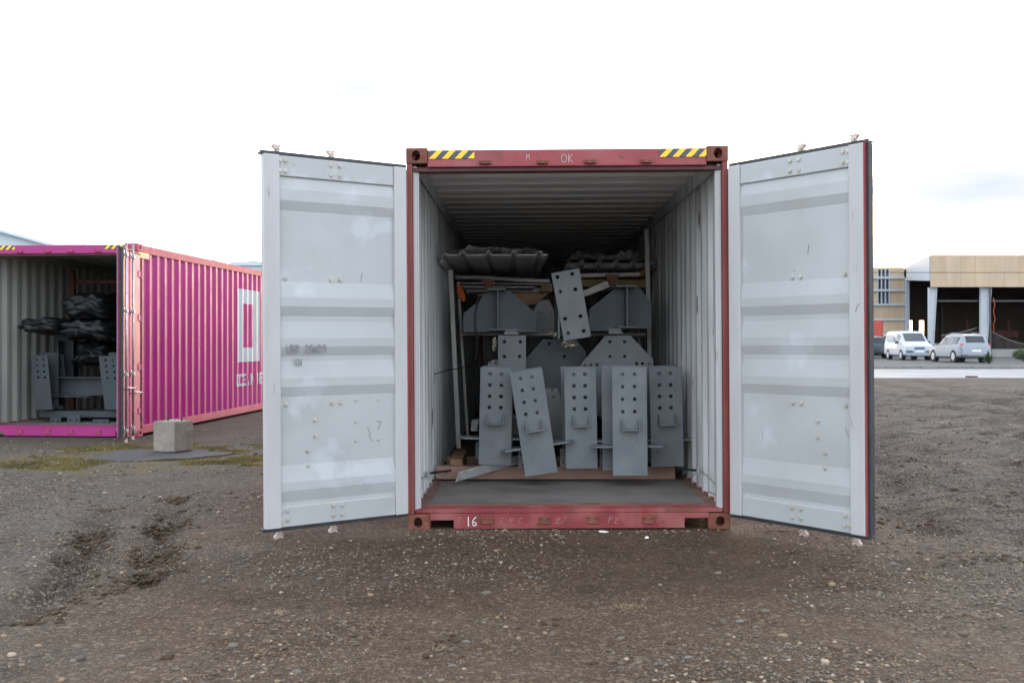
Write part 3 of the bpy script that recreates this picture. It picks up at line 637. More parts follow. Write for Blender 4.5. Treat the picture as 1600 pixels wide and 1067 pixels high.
# --- the magenta container on the left
PK_ROT = R(-4.5)
pk_front = Vector((-5.59, 15.3, -0.02))
pk_c = pk_front+Matrix.Rotation(PK_ROT, 3, 'Z') @ Vector((-CW, 0, 0))
M_pinkin = mat('cream container lining', (0.40, 0.41, 0.37), 0.5, var=0.08, scale=2, dirt=(0.25, 0.255, 0.24), damt=0.6, dscale=2.5, streak=0.25)
pink = make_container('shipping_container', pk_c, PK_ROT, 0, M_pink, M_pinkrail, M_pink, M_pinkrail, M_pinkin, M_pinkin)
tag(pink, 'magenta shipping container with large white letters on its corrugated side', 'container')
phdr = [o for o in pink.children if o.name.startswith('door_header')][0]
phdr.data.materials[0] = M_pink
# its right leaf stands straight out towards the viewer; the left leaf is out of the picture
hx = CW-0.012
pd = make_door(pink, -1, (hx, -0.035, 0.10), R(-77.2), 0.1, M_pinkin, M_pink, 'magenta door leaf seen edge-on with silver lock rods', False)
pd2 = make_door(pink, 1, (-hx, -0.035, 0.10), R(-90-75), 0.1, M_pinkin, M_pink, 'left magenta door leaf folded back', False)
for o in (pd, pd2):
    for ch in o.children:
        if ch.name.startswith('outer_skin'): ch.data.materials[0] = M_pink
# stripe on the side by the corner
MB().box((0, 0, 0), (0.004, 0.34, 0.08)).build('hazard_stripe', M_stripe, pink, loc=(CW-0.004, 0.05, CH-0.21))
# printed letters follow the corrugation: cut at every fold, then pushed onto the sheet
def decal(parent, polys, name):
    bm = bmesh.new()
    for outer, holes in polys:
        loops = [outer]+holes; flat = [p for L in loops for p in L]
        vs = [bm.verts.new((0, p[0], p[1])) for p in flat]
        for t in tessellate_polygon([[Vector((p[0], p[1], 0)) for p in L] for L in loops]):
            try: bm.faces.new([vs[i] for i in t])
            except ValueError: pass
    y0 = min(v.co.y for v in bm.verts); y1 = max(v.co.y for v in bm.verts)
    for (y, d) in WP:
        if y0 < y < y1:
            bmesh.ops.bisect_plane(bm, geom=bm.verts[:]+bm.edges[:]+bm.faces[:], plane_co=(0, y, 0), plane_no=(0, 1, 0))
    for v in bm.verts: v.co.x = CW-0.012-wall_depth(v.co.y)+0.004
    bmesh.ops.recalc_face_normals(bm, faces=bm.faces)
    me = bpy.data.meshes.new(name); bm.to_mesh(me); bm.free(); me.materials.append(M_decal)
    o = bpy.data.objects.new(name, me); COL.objects.link(o); o.parent = parent; return o
La = 4.33; Lz0, Lz1 = 1.03, 2.45
decal(pink, [(rect(La, Lz0, La+1.36, Lz1), [rect(La+0.30, Lz0+0.28, La+1.0, Lz1-0.28)])], 'painted_letter')
nb = La+1.72
decal(pink, [([(nb, Lz0), (nb+.3, Lz0), (nb+.3, Lz1-.5), (nb+1.0, Lz0), (nb+1.36, Lz0), (nb+1.36, Lz1), (nb+1.06, Lz1), (nb+1.06, Lz0+.5), (nb+.36, Lz1), (nb, Lz1)], [])], 'painted_letter')
eb = nb+1.72
decal(pink, [([(eb, Lz0), (eb+1.2, Lz0), (eb+1.2, Lz0+.3), (eb+.3, Lz0+.3), (eb+.3, Lz0+.56), (eb+1.1, Lz0+.56), (eb+1.1, Lz0+.85), (eb+.3, Lz0+.85), (eb+.3, Lz1-.3), (eb+1.2, Lz1-.3), (eb+1.2, Lz1), (eb, Lz1)], [])], 'painted_letter')
SM = {'O': ([(0,0),(.8,0),(.8,1),(0,1)], [[(.2,.2),(.6,.2),(.6,.8),(.2,.8)]]), 'C': ([(0,0),(.8,0),(.8,.3),(.6,.3),(.6,.2),(.2,.2),(.2,.8),(.6,.8),(.6,.7),(.8,.7),(.8,1),(0,1)], []),
      'E': ([(0,0),(.7,0),(.7,.2),(.2,.2),(.2,.4),(.6,.4),(.6,.6),(.2,.6),(.2,.8),(.7,.8),(.7,1),(0,1)], []), 'A': ([(0,0),(.22,0),(.30,.25),(.55,.25),(.63,0),(.85,0),(.55,1),(.3,1)], [[(.36,.42),(.49,.42),(.43,.75)]]),
      'N': ([(0,0),(.2,0),(.2,.6),(.6,0),(.8,0),(.8,1),(.6,1),(.6,.4),(.2,1),(0,1)], []), 'T': ([(.3,0),(.5,0),(.5,.8),(.8,.8),(.8,1),(0,1),(0,.8),(.3,.8)], []), 'W': ([(.2,0),(.4,0),(.5,.5),(.6,0),(.8,0),(1,1),(.8,1),(.7,.45),(.6,1),(.4,1),(.3,.45),(.2,1),(0,1)], []),
      'R': ([(0,0),(.2,0),(.2,.35),(.35,.35),(.6,0),(.85,0),(.58,.38),(.75,.5),(.75,.9),(.65,1),(0,1)], [[(.2,.55),(.55,.55),(.55,.82),(.2,.82)]]), 'K': ([(0,0),(.2,0),(.2,.35),(.32,.48),(.6,0),(.84,0),(.46,.6),(.8,1),(.56,1),(.2,.62),(.2,1),(0,1)], []),
      'X': ([(0,0),(.22,0),(.42,.32),(.62,0),(.84,0),(.54,.5),(.84,1),(.62,1),(.42,.68),(.22,1),(0,1),(.3,.5)], []), 'P': ([(0,0),(.2,0),(.2,.35),(.7,.35),(.75,.45),(.75,.9),(.7,1),(0,1)], [[(.2,.55),(.55,.55),(.55,.82),(.2,.82)]]), 'S': ([(0,0),(.75,0),(.75,.6),(.2,.6),(.2,.8),(.75,.8),(.75,1),(0,1),(0,.4),(.55,.4),(.55,.2),(0,.2)], [])}
u = La-0.02
for ch in 'OCEAN NETWORK EXPRESS':
    if ch != ' ':
        ou, ho = SM[ch]; f = lambda p: (u+p[0]*0.205, 0.565+p[1]*0.235)
        decal(pink, [([f(p) for p in ou], [[f(p) for p in h] for h in ho])], 'small_letter')
    u += 0.205 if ch != ' ' else 0.14

# ------------------------------------------------------------------ cargo in the red container
def floorz(Y): return 0.145
def hgrid(xs_, zs_, r, n=14): return [circle(x, z, r, n) for z in zs_ for x in xs_]
def stub(pxc, pyt, pyb, wpx, Y, tilt, label, depth=0.24, m=None, rear_dx=0.0, wing=0.19, swing=0.0):
    """short steel column: drilled front flange, web, rear flange, seat bracket and a horizontal wing plate"""
    m = m or M_steel
    b = at(pxc, pyb, Y); h = (pyb-pyt)*Y/F; w = wpx*Y/F
    e = empty('steel_column_stub', b, (0, R(tilt), R(swing)))
    tag(e, label, 'steel stub', 'drilled steel column stubs at the front of the load')
    k = h/0.96
    hx_ = 0.195*w/0.31
    MB().plate(rect(-w/2, 0, w/2, h), hgrid((-0.20*w, 0.15*w), [k*z for z in (0.895, 0.785, 0.675, 0.565)], 0.0165), (0,0,0), (1,0,0), (0,0,1), (0,0.016,0)).build('front_flange', m, e, bevel=0.003)
    MB().box((-0.006, 0.017, 0.01), (0.006, depth-0.001, h-0.01)).build('web', m, e)
    MB().box((-w/2+rear_dx, depth, 0.015), (w/2+rear_dx, depth+0.016, h+0.006)).build('rear_flange', m, e, bevel=0.003)
    zb = 0.40*k; bw = 0.52*w
    sb = MB(); sb.box((-bw/2, -0.002, zb), (bw/2, -0.085, zb+0.012)); br = sb.build('seat_bracket', m, e, bevel=0.002)
    for s in (-1, 1): MB().plate([(0, 0), (-0.085, 0), (-0.085, 0.022), (-0.02, 0.085), (0, 0.085)], [], (s*bw/2+(0.0 if s < 0 else -0.008), -0.002, zb+0.0125), (0,1,0), (0,0,1), (0.008,0,0)).build('gusset', m, br)
    zw = 0.245*k
    for s in (-1, 1): MB().plate([(0.008, 0), (w/2+wing-0.05, 0.0), (w/2+wing, 0.05), (w/2+wing-0.02, depth-0.03), (0.008, depth-0.03)], [], (0, 0.02, zw), (s,0,0), (0,1,0), (0,0,0.014)).build('wing_plate', m, e)
    MB().box((-0.05, depth+0.017, 0.12), (0.05, depth+1.3, 0.135)).build('tail_flange', m, e)
    MB().box((-0.005, depth+0.017, 0.136), (0.005, depth+1.3, 0.45)).build('tail_web', m, e)
    return e
stub(773, 574, 726, 51, 9.20, 1.2, 'drilled grey steel column stub nearest the left container wall', rear_dx=0.012)
stub(846, 577, 741, 51, 9.02, -8.5, 'tilted grey steel column stub, second from the left wall', rear_dx=0.0)
stub(909, 574, 732, 50, 9.16, -1.0, 'middle one of five drilled grey steel column stubs', rear_dx=-0.02)
stub(985, 573, 743, 54, 8.92, -0.6, 'foremost grey steel column stub with its left side showing', rear_dx=-0.07)
stub(1043, 573, 729, 51, 9.24, -1.2, 'drilled grey steel column stub nearest the right container wall', rear_dx=-0.02)

def px_plate(name, pts, holes, hr, Y, th, m, label, cat, group=None, sides=None):
    """steel plate facing the doors whose corners stand at the given photograph positions"""
    P = [at(x, y, Y) for x, y in pts]; o = Vector((sum(p.x for p in P)/len(P), Y, min(p.z for p in P)))
    H = [circle(at(x, y, Y).x-o.x, at(x, y, Y).z-o.z, hr, 12) for x, y in holes]
    mb = MB().plate([(p.x-o.x, p.z-o.z) for p in P], H, (0,0,0), (1,0,0), (0,0,1), (0,th,0))
    if sides is None:
        ob = mb.build(name, m, loc=o, bevel=0.003); tag(ob, label, cat, group); return ob
    e = empty(name, o); mb.build('face_plate', m, e, bevel=0.003); tag(e, label, cat, group)
    for nm, a, b_ in sides: MB().box(a, b_).build(nm, m, e)
    return e
px_plate('drilled_plate', [(861,427),(905,419),(924,526),(881,533)], [(871,433),(894,428),(875,456),(899,452),(883,498),(907,494),(888,521),(912,517)], 0.017, 9.45, 0.02, M_steel,
         'tilted grey plate with eight bolt holes on top of the load', 'steel plate', sides=[('rib', (-0.12, 0.021, 0.02), (-0.108, 0.9, 0.50))])
px_plate('drilled_plate', [(778,524),(822,524),(822,640),(778,640)], [(788,534),(813,534),(788,557),(812,557)], 0.016, 9.75, 0.016, M_steel,
         'upright grey plate with four holes behind the left column stubs', 'steel plate', sides=[('rib', (-0.006, 0.017, 0.0), (0.006, 0.8, 0.68))])
px_plate('gusset_plate', [(945,525),(985,524),(1021,562),(1021,650),(908,650),(908,568)], [(953,534),(976,534),(953,557),(976,557),(914,571),(923,571),(933,570),(995,568),(1004,568),(1014,568)], 0.0135, 9.85, 0.016, M_steel,
         'large grey gusset plate with sloping shoulders and many holes on the right', 'steel plate', sides=[('rib', (-0.006, 0.017, 0.0), (0.006, 1.1, 0.62))])
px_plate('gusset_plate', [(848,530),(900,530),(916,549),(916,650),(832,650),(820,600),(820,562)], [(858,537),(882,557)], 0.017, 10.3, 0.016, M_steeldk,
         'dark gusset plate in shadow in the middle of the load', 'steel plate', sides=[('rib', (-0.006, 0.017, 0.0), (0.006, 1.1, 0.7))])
px_plate('gusset_plate', [(829,606),(871,606),(884,642),(884,688),(829,688)], [(863,597+12),(865,620)], 0.012, 10.15, 0.014, M_steellt,
         'pale grey drilled plate between the tilted and middle stubs', 'steel plate')
px_plate('drilled_plate', [(842,470),(858,468),(868,490),(868,520),(838,520),(832,486)], [(841,489),(848,488),(842,497),(849,496),(843,504),(850,503)], 0.007, 11.0, 0.014, M_steellt,
         'pale plate with six small holes left of the tilted plate', 'steel plate')
px_plate('drilled_plate', [(763,566),(770,562),(780,562),(780,590),(760,590)], [(766,567),(774,567)], 0.008, 9.95, 0.012, M_steellt,
         'small pale drilled plate above the leftmost stub', 'steel plate')
def small_plate(x0, y0, x1, y1, Y, hs, label):
    px_plate('drilled_plate', [(x0,y0),(x1,y0),(x1,y1),(x0,y1)], hs, 0.009, Y, 0.01, M_steellt, label, 'steel plate', 'small drilled plates low in the load')
small_plate(743, 691, 753, 716, 9.5, [(748,697),(748,711)], 'small pale plate left of the leftmost stub')
small_plate(810, 704, 824, 731, 9.33, [(815,710),(817,726)], 'small pale plate at the foot of the tilted stub')
small_plate(799, 648, 815, 680, 9.7, [(805,658),(809,670)], 'small pale plate between first and second stub')
small_plate(937, 700, 951, 730, 9.36, [(941,708),(942,725)], 'small pale plate between middle and foremost stub')
small_plate(875, 700, 885, 730, 9.36, [(880,722)], 'small pale plate between tilted and middle stub')
small_plate(935, 622, 950, 655, 10.1, [(945,636)], 'pale plate high between middle and foremost stub')
small_plate(1013, 640, 1018, 690, 9.6, [], 'narrow pale plate between the two right stubs')

def ibeam(pxc, pyt, pyb, Y, length, fw, poly, label, dx=0.0):
    """I-beam lying along the container, with a shouldered stiffener plate behind its end"""
    top, bot = at(pxc, pyt, Y), at(pxc, pyb, Y); h = top.z-bot.z
    e = empty('steel_beam', bot); tag(e, label, 'steel beam', 'steel beams with shouldered plates across the middle of the load')
    MB().box((-fw/2, 0, 0), (fw/2, length, 0.012)).build('bottom_flange', M_steel, e)
    MB().box((-fw/2-0.01, 0, h-0.012), (fw/2-0.01, length, h)).build('top_flange', M_steel, e)
    MB().box((-0.005, 0.001, 0.013), (0.005, length, h-0.013)).build('web', M_steel, e)
    Yp = Y+0.22
    for side in (-1, 1):
        P = [(at(x, y, Yp).x-bot.x, at(x, y, Yp).z-bot.z) for x, y in poly]
        P = [(p[0], p[1]) for p in P if p[0]*side > 0]
        zs_ = sorted([p[1] for p in P])
        P = [(0.0055*side, max(zs_))]+P+[(0.0055*side, min(zs_))] if side > 0 else [(0.0055*side, min(zs_))]+P+[(0.0055*side, max(zs_))]
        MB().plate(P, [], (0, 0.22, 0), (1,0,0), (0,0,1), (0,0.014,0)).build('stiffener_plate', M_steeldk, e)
    return e
ibeam(778, 451, 516, 9.95, 2.2, 0.17, [(724,519),(724,490),(750,468),(766,455),(796,455),(818,472),(838,491),(838,519)], 'dark steel beam end with shouldered plates on the left')
ibeam(980, 446, 512, 9.9, 2.2, 0.19, [(916,517),(922,482),(962,450),(1000,450),(1018,474),(1018,513)], 'dark steel beam end with shouldered plates on the right')
for (x, y, Y_, lb) in ((799, 522, 9.74, 'small seat plate on top of the four hole plate'), (962, 521, 9.84, 'small seat plate on top of the right gusset plate')):
    p_ = at(x, y, Y_); e = empty('seat_plate', p_); tag(e, lb, 'steel plate')
    MB().box((-0.07, 0, 0), (0.07, 0.09, 0.012)).build('base', M_steellt, e); MB().box((-0.06, 0.07, 0.0125), (0.06, 0.08, 0.05)).build('back', M_steel, e)
# battens that carry the beams
bt = MB().box((0, 0, 0), (1.92, 0.07, 0.028)).build('timber_batten', M_white, loc=at(718, 524.5, 10.55), bevel=0.004); tag(bt, 'long pale batten lying across the load under the beams', 'batten')
# dunnage timber at the floor
tb = MB().box((0, 0, 0), (2.20, 0.12, 0.118)).build('dunnage_timber', M_woodpink, loc=(-0.70, 9.40, 0.146), bevel=0.006); tag(tb, 'reddish timber lying across the floor under the column stubs', 'timber')
tb = MB().box((0, 0, 0), (2.12, 0.10, 0.10)).build('dunnage_timber', M_woodpink, loc=(-0.66, 10.35, 0.146), bevel=0.006); tag(tb, 'second timber on the floor deeper in the container', 'timber')
tb = MB().box((0, 0, 0), (0.12, 0.9, 0.16)).build('timber_block', M_wood, loc=(-0.58, 9.56, 0.15), bevel=0.006); tag(tb, 'brown timber block at the left wall beside the leftmost stub', 'timber')
tb = MB().obox((0,0,0), (0.035,0,0), (0,0.08,0), (0.006,0,0.055)).build('wood_chunk', M_white, loc=at(742, 664, 9.9), bevel=0.01); tag(tb, 'pale broken chunk standing left of the leftmost stub', 'chunk')
# galvanised flat bar slid under the left stub
a, b = at(714, 745, 9.12), at(812, 717, 9.40); d_ = (b-a)
fb = MB().obox((0,0,0), d_*0.5, Vector((0, 0.0, 0.0))+d_.cross(Vector((0,0,1))).normalized()*0.003, Vector((0.014,0,0.045))).build('flat_bar', M_galv, loc=(a+b)/2, bevel=0.002); tag(fb, 'galvanised flat bar leaning on the timber below the leftmost stub', 'steel bar')
# upright bars along the walls
def upright(x0, y0, x1, y1, Y, r, label, m=None):
    e = MB(); p, q = at(x0, y0, Y), at(x1, y1, Y); mid = Vector((q.x, Y, q.z)); e.box((-r, -r, 0), (r, r, (p-q).length))
    o = e.build('upright_bar', m or M_white, loc=q, bevel=0.003); o.rotation_euler = (p-q).to_track_quat('Z', 'Y').to_euler(); tag(o, label, 'upright bar', 'pale upright bars beside the load'); return o
upright(704, 422, 717, 700, 10.2, 0.022, 'pale upright bar against the left container wall')
upright(716, 440, 731, 684, 10.7, 0.014, 'thin pale upright bar behind the leftmost stub')
upright(1010, 358, 1018, 700, 10.6, 0.022, 'tall pale upright bar right of the roofing sheets')
upright(995, 448, 1000, 560, 11.0, 0.014, 'short pale upright bar behind the right beam')
# boards and panels under the roofing sheets
def board(name, x0, y0, x1, y1, Y, th, dep, m, label, cat, wav=0.0, skew=0.0):
    a, b = at(x0, y0, Y), at(x1, y1, Y); n = 14; mb = MB(); L = b.x-a.x
    V = []
    for i in range(n+1):
        t = i/n; zc = (b.z-a.z)*t+wav*math.sin(t*5.2+0.4)
        for (yy, zz) in ((0, 0), (0, th), (dep, th+skew), (dep, skew)): V.append((L*t, yy, zc+zz))
    F_ = [(i*4+k, i*4+(k+1) % 4, (i+1)*4+(k+1) % 4, (i+1)*4+k) for i in range(n) for k in range(4)]+[(0,1,2,3), (n*4, n*4+1, n*4+2, n*4+3)]
    o = mb.add(V, F_).build(name, m, loc=a, bevel=0.002); tag(o, label, cat); return o
board('foam_panel', 711, 436, 859, 440, 11.6, 0.034, 1.6, M_foam, 'long wavy white foam panel under the left roofing sheets', 'panel', 0.010)
board('foam_panel', 714, 443, 862, 445, 11.7, 0.012, 1.4, M_foam, 'thin pale panel just below the wavy foam panel', 'panel')
board('foam_panel', 723, 449, 836, 450, 11.5, 0.014, 0.9, M_foam, 'short white strip above the left beam', 'panel')
board('insulation_roll', 728, 458, 850, 455, 11.9, 0.045, 1.2, M_sheet, 'grey bundle lying behind the left beam', 'panel', 0.008)
board('foam_panel', 903, 434, 1002, 431, 11.6, 0.042, 1.5, M_foam, 'pinkish white panel under the right roofing sheets', 'panel', 0.003)
board('timber_beam', 906, 448, 1013, 449, 11.75, 0.085, 0.6, M_woodyel, 'yellow timber under the right roofing sheets', 'timber')
board('timber_beam', 845, 456, 863, 456, 11.6, 0.075, 0.5, M_woodyel, 'yellow timber end left of the tilted plate', 'timber')
board('timber_block', 1001, 432, 1013, 431, 11.55, 0.07, 0.4, M_wood, 'brown wood piece at the right end under the sheets', 'timber')
px_plate('foam_panel', [(908,456),(945,440),(958,441),(952,449),(910,465)], [], 0.01, 10.75, 0.05, M_foam, 'white slanting foam offcut right of the tilted plate', 'panel')
px_plate('timber_board', [(800,458),(858,458),(836,476),(820,476)], [], 0.01, 11.2, 0.03, M_wood, 'brown board between left beam and tilted plate', 'board')
px_plate('timber_board', [(748,460),(764,458),(752,474),(744,474)], [], 0.01, 10.9, 0.03, M_wood, 'small brown board left of the left beam', 'board')
def prop(x, y0, y1, Y, w, label):
    a = at(x, y1, Y); h = (y1-y0)*Y/F
    o = MB().plate([(-w*0.32, 0), (w*0.32, 0), (w*0.32, h*0.45), (w*0.62, h*0.8), (w*0.62, h), (-w*0.62, h), (-w*0.62, h*0.8), (-w*0.32, h*0.45)], [], (0,0,0), (1,0,0), (0,0,1), (0,0.06,0)).build('sheet_prop', M_rustpost, loc=a, bevel=0.003)
    tag(o, label, 'prop', 'dark props under the roofing sheets')
prop(763, 437, 452, 10.3, 0.10, 'dark prop standing on the left beam')
prop(957, 429, 446, 10.2, 0.11, 'dark prop standing on the right beam')
# orange strap, black cable
o = MB().tube([at(717,448,10.4), at(719,455,10.38), at(722,463,10.36), at(726,470,10.36)], [0.025,0.035,0.034,0.02], 6).build('lashing_strap', M_orange, smooth=False); tag(o, 'orange strap hanging at the left wall', 'strap')
o = MB().tube([at(752,462,9.85), at(745,476,9.8), at(742,495,9.78), at(743,515,9.78), at(747,535,9.8), at(744,560,9.9), at(738,590,10.0)], 0.011, 8).build('black_cable', M_black, smooth=True); tag(o, 'black cable looping down over the left beam', 'cable')
o = MB().tube([at(660,592,9.3), at(680,584,9.6), at(705,577,9.9), at(735,573,10.0)], 0.005, 6).build('thin_cable', M_black, smooth=True); tag(o, 'thin dark wire from the left wall to the load', 'cable')
# trapezoidal roofing sheets
def sheets(x0, Y0, z0, W, L, count, ribs, label, gap=0.009):
    e = empty('roofing_sheet_bundle', (x0, Y0, z0)); tag(e, label, 'roofing sheets', 'bundles of roofing sheet on top of the load')
    pr = []; p = W/ribs
    for k in range(ribs):
        c_ = p*(k+0.72)
        pr += [(c_-0.034, 0.0), (c_-0.010, 0.036), (c_+0.010, 0.036), (c_+0.034, 0.0)]
    pr = [(-0.05, -0.065), (-0.035, -0.075), (-0.02, -0.045), (-0.028, -0.012), (0.0, 0.012), (0.028, 0.0)]+pr+[(W+0.01, 0.0)]
    n = len(pr)
    for s in range(count):
        mb = MB(); sh = random.uniform(-0.012, 0.012) if s else 0; zo = s*gap; st = random.uniform(0, 0.03) if s else 0
        for off in (0.0, 0.0025):
            mb.add([(x+sh, y, z+zo+off) for y in (st, L) for (x, z) in pr], [(i, i+1, n+i+1, n+i) for i in range(n-1)])
        for i in range(n-1): pass
        o_ = len(mb.v)-4*n
        mb.f += [(i, i+1, 2*n+i+1, 2*n+i) for i in range(n-1)]; mb.mi += [0]*(n-1)
        mb.build('roofing_sheet', M_sheet, e, fix=False)
    return e
def film(parent, x0, x1, y0, y1, z0, h, seed, m, name='plastic_wrap', nx=46, ny=26):
    V = []
    for j in range(ny):
        for i in range(nx):
            u, v = i/(nx-1), j/(ny-1); x = x0+(x1-x0)*u; y = y0+(y1-y0)*v
            q = mnoise.fractal(Vector((x*5+seed, y*4, seed)), 1.0, 2.0, 3)+0.7*abs(mnoise.noise(Vector((x*13, y*9, seed*2))))-0.25*abs(mnoise.noise(Vector((x*31, y*22, seed))))
            e = min(1, 6*min(u, 1-u)+0.15)*min(1, 5*min(v, 1-v)+0.2)
            V.append((x+0.015*math.sin(20*y), y-0.03*q, z0+max(0.004, h*(0.45+0.62*q)*e)))
    return MB().add(V, [(j*nx+i, j*nx+i+1, (j+1)*nx+i+1, (j+1)*nx+i) for j in range(ny-1) for i in range(nx-1)]).build(name, m, parent, fix=False)
b1 = sheets(-0.655, 9.8, at(0, 399, 9.8).z, 0.985, 3.3, 2, 4, 'grey roofing sheets jutting out at the top left of the load')
film(b1, 0.05, 0.95, 0.05, 1.6, 0.045, 0.085, 3.1, M_film)
b2 = sheets(0.63, 11.4, at(0, 418, 11.4).z, 0.98, 1.9, 5, 5, 'stack of roofing sheets under crumpled plastic at the top right', 0.012)
film(b2, -0.02, 0.94, 0.03, 1.3, 0.085, 0.15, 8.3, M_film)
film(b2, 0.0, 0.92, 0.10, 1.3, 0.075, 0.10, 5.7, mat('grey crumpled wrap', (0.22, 0.21, 0.19), 0.2, var=0.4, scale=12, bump=0.4, bscale=20, spec=0.8), 'dark_wrap')
# crumpled foil bits
def crumple(px, py, Y, r, m, name, label, cat, sq=(1,1,1), seed=0, sub=3, amp=0.35, group=None):
    bm = bmesh.new(); bmesh.ops.create_icosphere(bm, subdivisions=sub, radius=1.0)
    for v in bm.verts:
        k = 1+amp*mnoise.fractal(v.co*2.2+Vector((seed,)*3), 1.0, 2.0, 3)+amp*0.5*abs(mnoise.noise(v.co*6+Vector((seed,)*3)))
        v.co = Vector((v.co.x*k*sq[0]*r, v.co.y*k*sq[1]*r, v.co.z*k*sq[2]*r))
    me = bpy.data.meshes.new(name); bm.to_mesh(me); bm.free(); me.materials.append(m)
    o = bpy.data.objects.new(name, me); COL.objects.link(o); o.location = at(px, py, Y); tag(o, label, cat, group); return o
M_foil = mat('crinkled clear wrap', (0.45, 0.42, 0.34), 0.12, metal=0.5, var=0.4, scale=20, bump=0.8, bscale=45)
crumple(890, 538, 9.7, 0.07, M_foil, 'crumpled_wrap', 'shiny crumpled wrap below the tilted plate', 'wrap', (1.1, 0.8, 0.5), 2)
crumple(868, 523, 9.9, 0.06, M_foil, 'crumpled_wrap', 'shiny crumpled wrap at the left foot of the tilted plate', 'wrap', (1.0, 0.8, 0.5), 5)
crumple(773, 538, 9.9, 0.05, M_foil, 'crumpled_wrap', 'shiny wrap left of the four hole plate', 'wrap', (0.5, 0.8, 1.2), 8)
# shackled wire ropes at both walls
def lashing(sx, pts, clip, loop, tail, label):
    e = empty('lashing_rope', at(*clip)); tag(e, label, 'lashing rope', 'wire lashing ropes at the container walls'); c0 = at(*clip)
    L = lambda q: at(*q)-c0
    MB().tube([L(q) for q in pts], 0.010, 8).build('sheathed_rope', M_black, e, smooth=True)
    MB().tube([L(q) for q in loop], 0.005, 8).build('wire_loop', M_rope, e, smooth=True)
    MB().tube([L(q) for q in tail], 0.004, 6).build('wire_tail', M_rope, e, smooth=True)
    cb = MB(); cb.box((-0.022, -0.012, -0.012), (0.022, 0.012, 0.016)); cb.tube([(-0.012, -0.014, -0.03), (-0.012, -0.014, 0.034)], 0.006, 8); cb.tube([(0.012, -0.014, -0.03), (0.012, -0.014, 0.034)], 0.006, 8)
    for x in (-0.012, 0.012): cb.tube([(x, -0.014, 0.02), (x, -0.014, 0.03)], 0.011, 6)
    cb.build('rope_clip', M_rope, e)
lashing(-1, [(666,740,8.35),(680,738,8.6),(692,736.5,8.9),(704,735,9.2)], (667,743,8.35), [(667,743,8.35),(657,748,8.2),(652,760,8.1),(653,772,8.05),(660,772,8.05),(668,764,8.1),(680,752,8.4)], [(668,742,8.3),(690,745,8.5),(699,738,8.7)], 'black sheathed wire rope with a clip at the left wall')
lashing(1, [(1092,735,8.35),(1080,734,8.6),(1068,732,8.9),(1055,729,9.2)], (1093,735,8.35), [(1093,735,8.35),(1105,743,8.2),(1116,755,8.05),(1121,766,7.95),(1119,773,7.95),(1108,768,8.05)], [(1090,737,8.3),(1084,742,8.4),(1080,745,8.5)], 'black sheathed wire rope with a clip at the right wall')

# ------------------------------------------------------------------ cargo in the magenta container
def pk_stub(x0, y0, x1, y1, Y, lean, label, holes=True):
    p = [(x0, y0), (x1, y0), (x1+lean, y1), (x0+lean, y1)]
    w = x1-x0
    hs = [(x0+w*q+lean*r, y0+(y1-y0)*r) for q in (0.33, 0.72) for r in (0.08, 0.19, 0.30, 0.41)] if holes else []
    return px_plate('steel_column_stub', p, hs, 0.018, Y, 0.018, M_steelshade, label, 'steel stub', 'steel pieces in the magenta container', sides=[('web', (-0.006, 0.019, 0.02), (0.006, 0.8, 0.7)), ('rear_flange', (-0.15, 0.26, 0.02), (0.15, 0.275, 0.9))])
pk_stub(48, 555, 74, 640, 16.15, 8, 'drilled steel stub nearest the wall in the magenta container')
pk_stub(76, 554, 99, 600, 16.6, 4, 'shorter drilled steel stub beside the first in the magenta container')
pk_stub(154, 556, 184, 640, 16.15, 10, 'drilled steel stub beside the door leaf of the magenta container')
e = empty('steel_beam', at(122, 620, 16.4)); tag(e, 'dark steel beam lying between the stubs in the magenta container', 'steel beam')
MB().box((-0.48, 0, 0.30), (0.48, 0.30, 0.315)).build('top_flange', M_steelshade, e); MB().box((-0.48, 0.14, 0.016), (0.44, 0.152, 0.299)).build('web', M_steelshade, e); MB().box((-0.48, -0.05, 0), (0.20, 0.30, 0.015)).build('bottom_flange', M_steelshade, e)
sp_ = MB().box((-0.55, 0, 0), (0.72, 0.5, 0.10)).build('steel_slab', M_steelshade, loc=at(115, 652, 16.3), bevel=0.004); tag(sp_, 'flat steel box section on the floor of the magenta container', 'steel slab')
def pk_plate(x0, y0, x1, y1, Y, label):
    px_plate('drilled_plate', [(x0,y0),(x1,y0),(x1,y1),(x0,y1)], [(x0+(x1-x0)*.25, (y0+y1)/2), (x0+(x1-x0)*.75, (y0+y1)/2)], 0.012, Y, 0.03, M_steelshade, label, 'steel plate', 'floor plates in the magenta container')
pk_plate(78, 652, 95, 664, 16.2, 'leftmost small plate on the floor of the magenta container')
pk_plate(105, 648, 125, 664, 16.1, 'middle small plate on the floor of the magenta container')
pk_plate(145, 655, 170, 664, 16.0, 'right small plate on the floor of the magenta container')
